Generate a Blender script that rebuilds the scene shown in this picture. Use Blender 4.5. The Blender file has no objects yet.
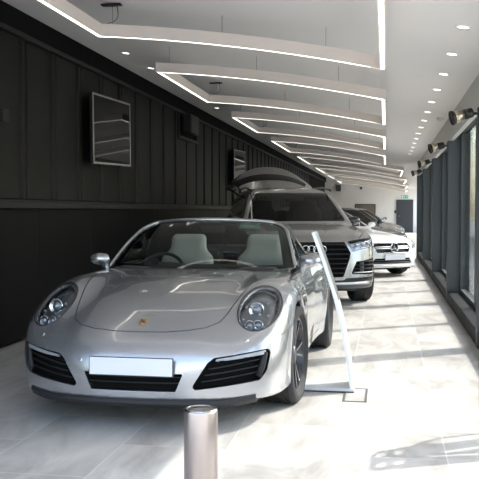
SKY, SUN, EXPO = 0.45, 4.0, 0.9
import bpy, math, random
import numpy as np
from mathutils import Vector, Matrix, Euler
random.seed(7); rng = np.random.default_rng(7)
scene = bpy.context.scene
COL = scene.collection
PI = math.pi

# ------------------------------------------------------------------ objects
def link(o, parent=None):
    COL.objects.link(o)
    if parent is not None:
        o.parent = parent
    return o

def empty(name, loc=(0, 0, 0), rz=0.0, parent=None):
    o = bpy.data.objects.new(name, None)
    o.empty_display_size = 0.1
    link(o, parent)
    o.location = loc
    o.rotation_euler = (0, 0, rz)
    return o

def tag(o, label=None, cat=None, group=None, kind=None):
    if label: o['label'] = label
    if cat: o['category'] = cat
    if group: o['group'] = group
    if kind: o['kind'] = kind
    return o

def make(name, V, faces, mat, parent=None, smooth=True, normals=None, loc=None):
    me = bpy.data.meshes.new(name)
    V = np.asarray(V, dtype=float)
    me.from_pydata([tuple(v) for v in V.tolist()], [], [tuple(f) for f in (faces.tolist() if hasattr(faces, 'tolist') else faces)])
    me.update()
    if mat is not None:
        for m in (mat if isinstance(mat, (list, tuple)) else [mat]):
            me.materials.append(m)
    me.polygons.foreach_set('use_smooth', [smooth] * len(me.polygons))
    if normals is not None and smooth:
        me.normals_split_custom_set_from_vertices([tuple(n) for n in np.asarray(normals).tolist()])
    o = bpy.data.objects.new(name, me)
    link(o, parent)
    if loc is not None: o.location = loc
    return o

class MB:
    """collects shapes of ONE part and links them as one mesh"""
    def __init__(s): s.V = []; s.F = []; s.M = []
    def add(s, V, F, mi=0):
        n = len(s.V)
        s.V += [tuple(map(float, v)) for v in V]
        for f in F:
            s.F.append(tuple(int(i) + n for i in f)); s.M.append(mi)
        return s
    def box(s, x0, x1, y0, y1, z0, z1, b=0.0, mi=0):
        if b <= 0:
            V = [(x, y, z) for x in (x0, x1) for y in (y0, y1) for z in (z0, z1)]
            F = [(0, 1, 3, 2), (4, 6, 7, 5), (0, 4, 5, 1), (2, 3, 7, 6), (0, 2, 6, 4), (1, 5, 7, 3)]
            return s.add(V, F, mi)
        # chamfered box
        V = []; idx = {}
        for i, x in enumerate((x0, x1)):
            for j, y in enumerate((y0, y1)):
                for k, z in enumerate((z0, z1)):
                    sx, sy, sz = (1 if i == 0 else -1), (1 if j == 0 else -1), (1 if k == 0 else -1)
                    idx[i, j, k, 0] = len(V); V.append((x, y + sy * b, z + sz * b))
                    idx[i, j, k, 1] = len(V); V.append((x + sx * b, y, z + sz * b))
                    idx[i, j, k, 2] = len(V); V.append((x + sx * b, y + sy * b, z))
        F = []
        for a in range(2):
            q = [(0, 0), (1, 0), (1, 1), (0, 1)]
            F.append([idx[a, j, k, 0] for j, k in q][::(1 if a else -1)])
            F.append([idx[i, a, k, 1] for k, i in q][::(1 if a else -1)])
            F.append([idx[i, j, a, 2] for i, j in q][::(1 if a else -1)])
        for j in range(2):
            for k in range(2):
                f = [idx[0, j, k, 1], idx[1, j, k, 1], idx[1, j, k, 2], idx[0, j, k, 2]]
                F.append(f if (j + k) % 2 == 0 else f[::-1])
        for i in range(2):
            for k in range(2):
                f = [idx[i, 0, k, 2], idx[i, 1, k, 2], idx[i, 1, k, 0], idx[i, 0, k, 0]]
                F.append(f if (i + k) % 2 == 0 else f[::-1])
        for i in range(2):
            for j in range(2):
                f = [idx[i, j, 0, 0], idx[i, j, 1, 0], idx[i, j, 1, 1], idx[i, j, 0, 1]]
                F.append(f if (i + j) % 2 == 0 else f[::-1])
        for i in range(2):
            for j in range(2):
                for k in range(2):
                    f = [idx[i, j, k, 0], idx[i, j, k, 1], idx[i, j, k, 2]]
                    F.append(f if (i + j + k) % 2 == 0 else f[::-1])
        return s.add(V, F, mi)
    def tube(s, pts, r, n=8, mi=0, closed=False, flat=None):
        """swept round tube; flat=(scale_a, scale_b) squashes the section"""
        P = [Vector(p) for p in pts]; m = len(P)
        rr = r if hasattr(r, '__len__') else [r] * m
        V = []; up0 = None
        for i in range(m):
            if closed: t = P[(i + 1) % m] - P[i - 1]
            else: t = P[min(i + 1, m - 1)] - P[max(i - 1, 0)]
            t.normalize()
            if up0 is None:
                a = Vector((0, 0, 1)) if abs(t.z) < 0.9 else Vector((1, 0, 0))
            else: a = up0
            u = (a - t * a.dot(t)).normalized(); w = t.cross(u); up0 = u
            fa, fb = flat or (1, 1)
            for k in range(n):
                an = 2 * PI * k / n
                V.append(P[i] + (u * math.cos(an) * fa + w * math.sin(an) * fb) * rr[i])
        F = []
        for i in range(m if closed else m - 1):
            for k in range(n):
                a, b = i * n + k, i * n + (k + 1) % n
                c, d = ((i + 1) % m) * n + (k + 1) % n, ((i + 1) % m) * n + k
                F.append((a, d, c, b)[::-1])
        if not closed:
            F.append(tuple(range(n))[::-1]); F.append(tuple((m - 1) * n + k for k in range(n)))
        return s.add(V, F, mi)
    def lathe(s, prof, n=48, axis='z', c=(0, 0, 0), mi=0, close=False):
        """prof: (radius, height) pairs around an axis"""
        V = []
        for r, h in prof:
            for k in range(n):
                a = 2 * PI * k / n
                p = (r * math.cos(a), r * math.sin(a), h)
                if axis == 'x': p = (h, r * math.cos(a), r * math.sin(a))
                if axis == 'y': p = (r * math.sin(a), h, r * math.cos(a))
                V.append((p[0] + c[0], p[1] + c[1], p[2] + c[2]))
        F = []; m = len(prof)
        for i in range(m if close else m - 1):
            for k in range(n):
                F.append((i * n + k, i * n + (k + 1) % n, ((i + 1) % m) * n + (k + 1) % n, ((i + 1) % m) * n + k))
        if not close:
            if prof[0][0] > 1e-4: F.append(tuple(range(n))[::-1])
            if prof[-1][0] > 1e-4: F.append(tuple((m - 1) * n + k for k in range(n)))
        return s.add(V, F, mi)
    def prism(s, poly, fn, d, mi=0):
        """poly of (a,b) extruded by d; fn(a,b,t)->xyz with t in 0..d"""
        n = len(poly)
        V = [fn(a, b, 0) for a, b in poly] + [fn(a, b, d) for a, b in poly]
        F = [tuple(range(n))[::-1], tuple(range(n, 2 * n))]
        for i in range(n):
            j = (i + 1) % n
            F.append((i, j, n + j, n + i))
        return s.add(V, F, mi)
    def grid(s, fn, nu, nv, mi=0):
        V = [fn(u / nu, v / nv) for u in range(nu + 1) for v in range(nv + 1)]
        F = [(u * (nv + 1) + v, (u + 1) * (nv + 1) + v, (u + 1) * (nv + 1) + v + 1, u * (nv + 1) + v + 1)
             for u in range(nu) for v in range(nv)]
        return s.add(V, F, mi)
    def build(s, name, mat, parent=None, smooth=False, loc=None, fixn=True, auto=None):
        o = make(name, s.V, s.F, mat, parent, smooth=smooth, loc=loc)
        if any(s.M): o.data.polygons.foreach_set('material_index', s.M)
        if fixn:
            import bmesh
            bm = bmesh.new(); bm.from_mesh(o.data)
            bmesh.ops.remove_doubles(bm, verts=bm.verts, dist=1e-6)
            bmesh.ops.recalc_face_normals(bm, faces=bm.faces)
            if auto is not None:
                for e in bm.edges:
                    if len(e.link_faces) == 2 and e.calc_face_angle(0) > auto: e.smooth = False
                for f in bm.faces: f.smooth = True
            bm.to_mesh(o.data); bm.free()
        return o

# ------------------------------------------------------------------ smooth fields -> surfaces
def pchip(xs, ys):
    xs = np.array(xs, float); ys = np.array(ys, float)
    h = np.diff(xs); d = np.diff(ys) / h
    m = np.zeros_like(xs)
    m[0], m[-1] = d[0], d[-1]
    for i in range(1, len(xs) - 1):
        if d[i - 1] * d[i] > 0:
            w1 = 2 * h[i] + h[i - 1]; w2 = h[i] + 2 * h[i - 1]
            m[i] = (w1 + w2) / (w1 / d[i - 1] + w2 / d[i])
    def f(x):
        x = np.asarray(x, float)
        xc = np.clip(x, xs[0], xs[-1])
        i = np.clip(np.searchsorted(xs, xc) - 1, 0, len(xs) - 2)
        t = (xc - xs[i]) / h[i]
        r = ((2 * t**3 - 3 * t**2 + 1) * ys[i] + (t**3 - 2 * t**2 + t) * h[i] * m[i]
             + (-2 * t**3 + 3 * t**2) * ys[i + 1] + (t**3 - t**2) * h[i] * m[i + 1])
        return r + np.where(x < xs[0], (x - xs[0]) * m[0], 0) + np.where(x > xs[-1], (x - xs[-1]) * m[-1], 0)
    return f

def smax(a, b, k):
    return np.maximum(a, b) + np.maximum(k - np.abs(a - b), 0)**2 / (4 * k)
def smin(a, b, k):
    return np.minimum(a, b) - np.maximum(k - np.abs(a - b), 0)**2 / (4 * k)

def grad(F, V, e=1e-3):
    g = np.zeros_like(V)
    for a in range(3):
        d = np.zeros(3); d[a] = e
        A, B = V + d, V - d
        g[:, a] = (F(A[:, 0], A[:, 1], A[:, 2]) - F(B[:, 0], B[:, 1], B[:, 2])) / (2 * e)
    return g

def project(F, V, it=3):
    V = V.copy()
    for _ in range(it):
        g = grad(F, V); f = F(V[:, 0], V[:, 1], V[:, 2])
        st = (f / np.maximum((g * g).sum(1), 1e-6))[:, None] * g
        ln = np.linalg.norm(st, axis=1, keepdims=True)
        V -= st * np.minimum(1, 0.03 / np.maximum(ln, 1e-9))
    return V

def normals_of(F, V):
    g = grad(F, V)
    return g / np.maximum(np.linalg.norm(g, axis=1, keepdims=True), 1e-9)

def surface(F, lo, hi, h):
    """surface of F=0 as a fine triangle net"""
    ax = [np.arange(lo[i], hi[i] + h, h) for i in range(3)]
    X, Y, Z = np.meshgrid(*ax, indexing='ij')
    f = F(X, Y, Z)
    nx, ny, nz = f.shape
    s = f < 0
    c = np.zeros((nx - 1, ny - 1, nz - 1)); P = np.zeros((3,) + c.shape)
    cor = [(i, j, k) for i in (0, 1) for j in (0, 1) for k in (0, 1)]
    sl = lambda A, o: A[o[0]:nx - 1 + o[0], o[1]:ny - 1 + o[1], o[2]:nz - 1 + o[2]]
    for a in cor:
        for d in range(3):
            if a[d] == 1: continue
            b = list(a); b[d] = 1
            fa, fb = sl(f, a), sl(f, b)
            m = (fa < 0) != (fb < 0)
            t = np.where(m, fa / np.where(m, fa - fb, 1), 0)
            c += m
            for q in range(3):
                P[q] += np.where(m, a[q] + (t if q == d else 0), 0)
    act = c > 0
    ids = -np.ones(c.shape, int); ids[act] = np.arange(act.sum())
    I = np.argwhere(act)
    V = np.stack([P[q][act] / c[act] for q in range(3)], 1) + I
    V = V * h + np.array(lo)
    Q = []
    for d in range(3):
        e1, e2 = [(1, 2), (2, 0), (0, 1)][d]
        A = np.take(s, range(0, s.shape[d] - 1), d); B = np.take(s, range(1, s.shape[d]), d)
        E = np.argwhere(A != B)
        E = E[(E[:, e1] > 0) & (E[:, e2] > 0) & (E[:, e1] < s.shape[e1] - 1) & (E[:, e2] < s.shape[e2] - 1)]
        ins = A[tuple(E.T)]
        def cell(o1, o2):
            G = E.copy(); G[:, e1] += o1; G[:, e2] += o2
            return ids[tuple(G.T)]
        q = np.stack([cell(-1, -1), cell(0, -1), cell(0, 0), cell(-1, 0)], 1)
        q = np.where(ins[:, None], q, q[:, ::-1])
        Q.append(q)
    Q = np.concatenate(Q); Q = Q[(Q >= 0).all(1)]
    T = np.concatenate([Q[:, [0, 1, 2]], Q[:, [0, 2, 3]]])
    V = project(F, V)
    return V, T

def tidy(V, T):
    u, inv = np.unique(T, return_inverse=True)
    return V[u], inv.reshape(-1, 3)

def refine(V, T, flag, F=None):
    """split the edges whose both-end mid point is flagged"""
    E = np.sort(np.concatenate([T[:, [0, 1]], T[:, [1, 2]], T[:, [2, 0]]]), 1)
    U, inv = np.unique(E, axis=0, return_inverse=True); inv = inv.ravel()
    M = (V[U[:, 0]] + V[U[:, 1]]) / 2
    fl = flag(M)
    if not fl.any(): return V, T
    W = M[fl]
    if F is not None: W = project(F, W, 2)
    nid = -np.ones(len(U), int); nid[fl] = len(V) + np.arange(fl.sum())
    n = len(T); e = [nid[inv[:n]], nid[inv[n:2 * n]], nid[inv[2 * n:]]]
    k = sum((x >= 0).astype(int) for x in e)
    out = [T[k == 0]]
    m = k == 3; a, b, c = T[m].T; x, y, z = (q[m] for q in e)
    out += [np.stack(q, 1) for q in ((a, x, z), (x, b, y), (z, y, c), (x, y, z))]
    for r in range(3):
        a, b, c = T[:, r], T[:, (r + 1) % 3], T[:, (r + 2) % 3]
        e0, e1, e2 = e[r], e[(r + 1) % 3], e[(r + 2) % 3]
        m = (k == 1) & (e0 >= 0)
        out += [np.stack(q, 1) for q in ((a[m], e0[m], c[m]), (e0[m], b[m], c[m]))]
        m = (k == 2) & (e2 < 0)
        out += [np.stack(q, 1) for q in ((e0[m], b[m], e1[m]), (a[m], e0[m], e1[m]), (a[m], e1[m], c[m]))]
    return np.concatenate([V, W]), np.concatenate(out)

def clip(V, T, g):
    """keep the part of the surface where g < 0"""
    gv = g(V) if callable(g) else g
    gv = np.where(np.abs(gv) < 1e-7, 1e-7, gv)
    ins = gv[T] < 0
    k = ins.sum(1)
    out = [T[k == 3]]
    Mx = T[(k == 1) | (k == 2)]; mi = ins[(k == 1) | (k == 2)]
    if len(Mx) == 0: return tidy(V, out[0]) if len(out[0]) else (V[:0], out[0])
    r = np.where(mi.sum(1) == 1, mi.argmax(1), (~mi).argmax(1))
    R = np.stack([Mx[np.arange(len(Mx)), (r + i) % 3] for i in range(3)], 1)
    one = mi.sum(1) == 1
    ea = np.sort(R[:, [0, 1]], 1); eb = np.sort(R[:, [0, 2]], 1)
    U, inv = np.unique(np.concatenate([ea, eb]), axis=0, return_inverse=True); inv = inv.ravel()
    t = gv[U[:, 0]] / (gv[U[:, 0]] - gv[U[:, 1]])
    W = V[U[:, 0]] + (V[U[:, 1]] - V[U[:, 0]]) * t[:, None]
    p, q = inv[:len(R)] + len(V), inv[len(R):] + len(V)
    out.append(np.stack([R[one, 0], p[one], q[one]], 1))
    n1 = ~one
    out.append(np.stack([p[n1], R[n1, 1], R[n1, 2]], 1))
    out.append(np.stack([p[n1], R[n1, 2], q[n1]], 1))
    return tidy(np.concatenate([V, W]), np.concatenate(out))

def split(V, T, g):
    gv = g(V)
    return clip(V, T, gv), clip(V, T, -gv)

def polydist(px, py, poly, r=0.0):
    """signed distance to a polygon, negative inside, corners rounded by r"""
    P = np.array(poly, float); n = len(P)
    d = np.full(px.shape, 1e9); ins = np.zeros(px.shape, bool)
    for i in range(n):
        a, b = P[i], P[(i + 1) % n]
        e = b - a
        wx, wy = px - a[0], py - a[1]
        t = np.clip((wx * e[0] + wy * e[1]) / (e @ e), 0, 1)
        d = np.minimum(d, np.hypot(wx - t * e[0], wy - t * e[1]))
        cnd = (a[1] > py) != (b[1] > py)
        xx = (b[0] - a[0]) * (py - a[1]) / (b[1] - a[1] + 1e-12) + a[0]
        ins ^= cnd & (px < xx)
    return np.where(ins, -d, d) - r

def shrink(poly, r):
    """polygon moved inwards by r so that polydist(.., r) gives rounded corners"""
    c = np.mean(np.array(poly), 0); out = []
    n = len(poly); A = np.array(poly, float)
    area = sum(A[i][0] * A[(i + 1) % n][1] - A[(i + 1) % n][0] * A[i][1] for i in range(n))
    sg = 1 if area > 0 else -1
    for i in range(n):
        p0, p1, p2 = A[i - 1], A[i], A[(i + 1) % n]
        e1 = (p1 - p0) / np.linalg.norm(p1 - p0); e2 = (p2 - p1) / np.linalg.norm(p2 - p1)
        n1 = np.array([-e1[1], e1[0]]) * sg; n2 = np.array([-e2[1], e2[0]]) * sg
        bis = (n1 + n2); bis /= max(1e-6, np.linalg.norm(bis))
        out.append(p1 + bis * r / max(0.35, bis @ n1))
    return [tuple(p) for p in out]

def rpoly(px, py, poly, r):
    return polydist(px, py, shrink(poly, r), r)

def boundary_loops(T):
    E = np.concatenate([T[:, [0, 1]], T[:, [1, 2]], T[:, [2, 0]]])
    S = {}
    for a, b in E.tolist(): S[(a, b)] = 1
    nx = {a: b for (a, b) in S if (b, a) not in S}
    loops = []
    while nx:
        a = next(iter(nx)); L = [a]; b = nx.pop(a)
        while b != L[0] and b in nx:
            L.append(b); b = nx.pop(b)
        loops.append(L)
    return loops

def with_rim(V, T, N, depth, only=None):
    """adds an inward lip along the open edges so a sheet has thickness"""
    VV = [V]; TT = [T]; NN = [N]; n = len(V)
    for L in boundary_loops(T):
        if len(L) < 3: continue
        if only is not None and not only(V[L]).all(): continue
        L = np.array(L); m = len(L)
        a = V[L]; b = V[L] - N[L] * depth
        nxt = np.roll(a, -1, 0) - np.roll(a, 1, 0)
        rn = np.cross(nxt, N[L]); rn /= np.maximum(np.linalg.norm(rn, axis=1, keepdims=True), 1e-9)
        VV += [a, b]; NN += [rn, rn]
        i = np.arange(m); j = (i + 1) % m
        TT.append(np.concatenate([np.stack([n + j, n + i, n + m + i], 1), np.stack([n + j, n + m + i, n + m + j], 1)]))
        n += 2 * m
    return np.concatenate(VV), np.concatenate(TT), np.concatenate(NN)

def sheet(name, V, T, F, mat, parent, rim=0.0, off=0.0):
    if len(T) == 0: return None
    N = normals_of(F, V)
    if off: V = V + N * off
    if rim: V, T, N = with_rim(V, T, N, rim)
    return make(name, V, T, mat, parent, normals=N)

def blob(name, F, lo, hi, h, mat, parent):
    V, T = surface(F, lo, hi, h)
    return make(name, V, T, mat, parent, normals=normals_of(F, V))

def rbox(x, y, z, c, s, r):
    qx, qy, qz = np.abs(x - c[0]) - s[0] + r, np.abs(y - c[1]) - s[1] + r, np.abs(z - c[2]) - s[2] + r
    return (np.sqrt(np.maximum(qx, 0)**2 + np.maximum(qy, 0)**2 + np.maximum(qz, 0)**2)
            + np.minimum(np.maximum(qx, np.maximum(qy, qz)), 0) - r)
def ell(x, y, z, c, s):
    return (np.sqrt(((x - c[0]) / s[0])**2 + ((y - c[1]) / s[1])**2 + ((z - c[2]) / s[2])**2) - 1) * min(s)
# ------------------------------------------------------------------ materials
def nodes(name):
    m = bpy.data.materials.new(name); m.use_nodes = True
    nt = m.node_tree
    return m, nt, nt.nodes['Principled BSDF']
def mat(name, col, rough=0.5, metal=0.0, coat=0.0, spec=0.5, noise=0.0, nscale=20.0, bump=0.0, emis=None, es=0.0, coatr=0.03):
    m, nt, b = nodes(name)
    b.inputs['Base Color'].default_value = (*col, 1)
    b.inputs['Roughness'].default_value = rough
    b.inputs['Metallic'].default_value = metal
    b.inputs['Coat Weight'].default_value = coat
    b.inputs['Coat Roughness'].default_value = coatr
    b.inputs['Specular IOR Level'].default_value = spec
    if emis:
        b.inputs['Emission Color'].default_value = (*emis, 1); b.inputs['Emission Strength'].default_value = es
    if noise or bump:
        tc = nt.nodes.new('ShaderNodeTexCoord'); nz = nt.nodes.new('ShaderNodeTexNoise')
        nz.inputs['Scale'].default_value = nscale; nz.inputs['Detail'].default_value = 4
        nt.links.new(tc.outputs['Object'], nz.inputs['Vector'])
        if noise:
            mx = nt.nodes.new('ShaderNodeMix'); mx.data_type = 'RGBA'
            mx.inputs[6].default_value = (*[c * (1 - noise) for c in col], 1)
            mx.inputs[7].default_value = (*[min(1, c * (1 + noise)) for c in col], 1)
            nt.links.new(nz.outputs['Fac'], mx.inputs[0]); nt.links.new(mx.outputs[2], b.inputs['Base Color'])
        if bump:
            bp = nt.nodes.new('ShaderNodeBump'); bp.inputs['Strength'].default_value = bump; bp.inputs['Distance'].default_value = 0.01
            nt.links.new(nz.outputs['Fac'], bp.inputs['Height']); nt.links.new(bp.outputs[0], b.inputs['Normal'])
    return m
def glass(name, tint, ior=1.5, rough=0.0):
    """thin pane: tinted see-through plus the mirror reflection of its surface"""
    m, nt, b = nodes(name); nt.nodes.remove(b)
    out = nt.nodes['Material Output']
    tr = nt.nodes.new('ShaderNodeBsdfTransparent'); tr.inputs[0].default_value = (*tint, 1)
    gl = nt.nodes.new('ShaderNodeBsdfGlossy'); gl.inputs['Roughness'].default_value = rough
    lw = nt.nodes.new('ShaderNodeLayerWeight'); lw.inputs['Blend'].default_value = 0.5
    pw = nt.nodes.new('ShaderNodeMath'); pw.operation = 'POWER'; pw.inputs[1].default_value = 5.0
    nt.links.new(lw.outputs['Facing'], pw.inputs[0])
    fr = nt.nodes.new('ShaderNodeMath'); fr.operation = 'MULTIPLY_ADD'; f0 = ((ior - 1) / (ior + 1))**2
    fr.inputs[1].default_value = 1 - f0; fr.inputs[2].default_value = f0
    nt.links.new(pw.outputs[0], fr.inputs[0])
    mx = nt.nodes.new('ShaderNodeMixShader')
    nt.links.new(fr.outputs[0], mx.inputs[0]); nt.links.new(tr.outputs[0], mx.inputs[1]); nt.links.new(gl.outputs[0], mx.inputs[2])
    nt.links.new(mx.outputs[0], out.inputs[0])
    return m
def paint(name, col, metal=0.8, rough=0.27, flake=0.02):
    m, nt, b = nodes(name)
    b.inputs['Metallic'].default_value = metal; b.inputs['Roughness'].default_value = rough
    b.inputs['Coat Weight'].default_value = 1.0; b.inputs['Coat Roughness'].default_value = 0.015
    tc = nt.nodes.new('ShaderNodeTexCoord'); nz = nt.nodes.new('ShaderNodeTexNoise')
    nz.inputs['Scale'].default_value = 900; nz.inputs['Detail'].default_value = 1
    nt.links.new(tc.outputs['Object'], nz.inputs['Vector'])
    mx = nt.nodes.new('ShaderNodeMix'); mx.data_type = 'RGBA'
    mx.inputs[6].default_value = (*[c * (1 - flake) for c in col], 1); mx.inputs[7].default_value = (*[c * (1 + flake) for c in col], 1)
    nt.links.new(nz.outputs['Fac'], mx.inputs[0]); nt.links.new(mx.outputs[2], b.inputs['Base Color'])
    return m

def floor_mat():
    m, nt, b = nodes('pale_stone_tile')
    N, L = nt.nodes, nt.links
    tc = N.new('ShaderNodeTexCoord')
    mp = N.new('ShaderNodeMapping'); mp.inputs['Rotation'].default_value = (0, 0, PI / 2); mp.inputs['Location'].default_value = (0.41, 0.27, 0)
    L.new(tc.outputs['Object'], mp.inputs[0])
    br = N.new('ShaderNodeTexBrick'); br.offset = 0.5
    br.inputs['Scale'].default_value = 1.0; br.inputs['Brick Width'].default_value = 1.2; br.inputs['Row Height'].default_value = 0.6
    br.inputs['Mortar Size'].default_value = 0.0035; br.inputs['Mortar Smooth'].default_value = 0.2
    br.inputs['Color1'].default_value = (0.30, 0.30, 0.30, 1); br.inputs['Color2'].default_value = (0.7, 0.7, 0.7, 1)
    br.inputs['Mortar'].default_value = (0.5, 0.5, 0.5, 1)
    L.new(mp.outputs[0], br.inputs['Vector'])
    # veins run along each tile, a different stretch of stone per tile
    mp2 = N.new('ShaderNodeMapping'); mp2.inputs['Scale'].default_value = (1.3, 0.45, 1)
    ad = N.new('ShaderNodeVectorMath'); ad.operation = 'ADD'
    sc = N.new('ShaderNodeVectorMath'); sc.operation = 'SCALE'; sc.inputs['Scale'].default_value = 9.0
    L.new(br.outputs['Color'], sc.inputs[0]); L.new(tc.outputs['Object'], ad.inputs[0]); L.new(sc.outputs[0], ad.inputs[1])
    L.new(ad.outputs[0], mp2.inputs[0])
    n1 = N.new('ShaderNodeTexNoise'); n1.inputs['Scale'].default_value = 2.6; n1.inputs['Detail'].default_value = 8; n1.inputs['Roughness'].default_value = 0.62; n1.inputs['Distortion'].default_value = 0.7
    L.new(mp2.outputs[0], n1.inputs['Vector'])
    cr = N.new('ShaderNodeValToRGB')
    e = cr.color_ramp.elements
    e[0].position = 0.34; e[0].color = (0.36, 0.335, 0.315, 1)
    e[1].position = 0.66; e[1].color = (0.60, 0.575, 0.545, 1)
    k = e.new(0.5); k.color = (0.50, 0.475, 0.45, 1)
    L.new(n1.outputs['Fac'], cr.inputs[0])
    mx = N.new('ShaderNodeMix'); mx.data_type = 'RGBA'; mx.inputs[7].default_value = (0.66, 0.64, 0.61, 1)
    L.new(br.outputs['Fac'], mx.inputs[0]); L.new(cr.outputs[0], mx.inputs[6])
    L.new(mx.outputs[2], b.inputs['Base Color'])
    b.inputs['Roughness'].default_value = 0.38; b.inputs['Specular IOR Level'].default_value = 0.35
    return m

def mesh_mat():
    """dark expanded-metal cladding: a fine diamond weave of strands and holes"""
    m, nt, b = nodes('black_expanded_metal')
    N, L = nt.nodes, nt.links
    tc = N.new('ShaderNodeTexCoord'); sp = N.new('ShaderNodeSeparateXYZ'); L.new(tc.outputs['Object'], sp.inputs[0])
    def mth(op, a, bb=None, v=None):
        n = N.new('ShaderNodeMath'); n.operation = op
        for i, q in enumerate((a, bb)):
            if q is None: continue
            if isinstance(q, (int, float)): n.inputs[i].default_value = q
            else: L.new(q, n.inputs[i])
        return n.outputs[0]
    u = mth('MULTIPLY', sp.outputs['Y'], 155.0); w = mth('MULTIPLY', sp.outputs['Z'], 155.0)
    p = mth('MULTIPLY', mth('SINE', mth('ADD', u, w)), mth('SINE', mth('SUBTRACT', u, w)))
    f = mth('MULTIPLY_ADD', p, 0.5); N[f.node.name].inputs[2].default_value = 0.5
    cr = N.new('ShaderNodeValToRGB'); e = cr.color_ramp.elements
    e[0].position = 0.35; e[0].color = (0.003, 0.003, 0.0026, 1); e[1].position = 0.7; e[1].color = (0.021, 0.020, 0.0165, 1)
    L.new(f, cr.inputs[0]); L.new(cr.outputs[0], b.inputs['Base Color'])
    b.inputs['Roughness'].default_value = 0.55; b.inputs['Specular IOR Level'].default_value = 0.2
    return m

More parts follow.
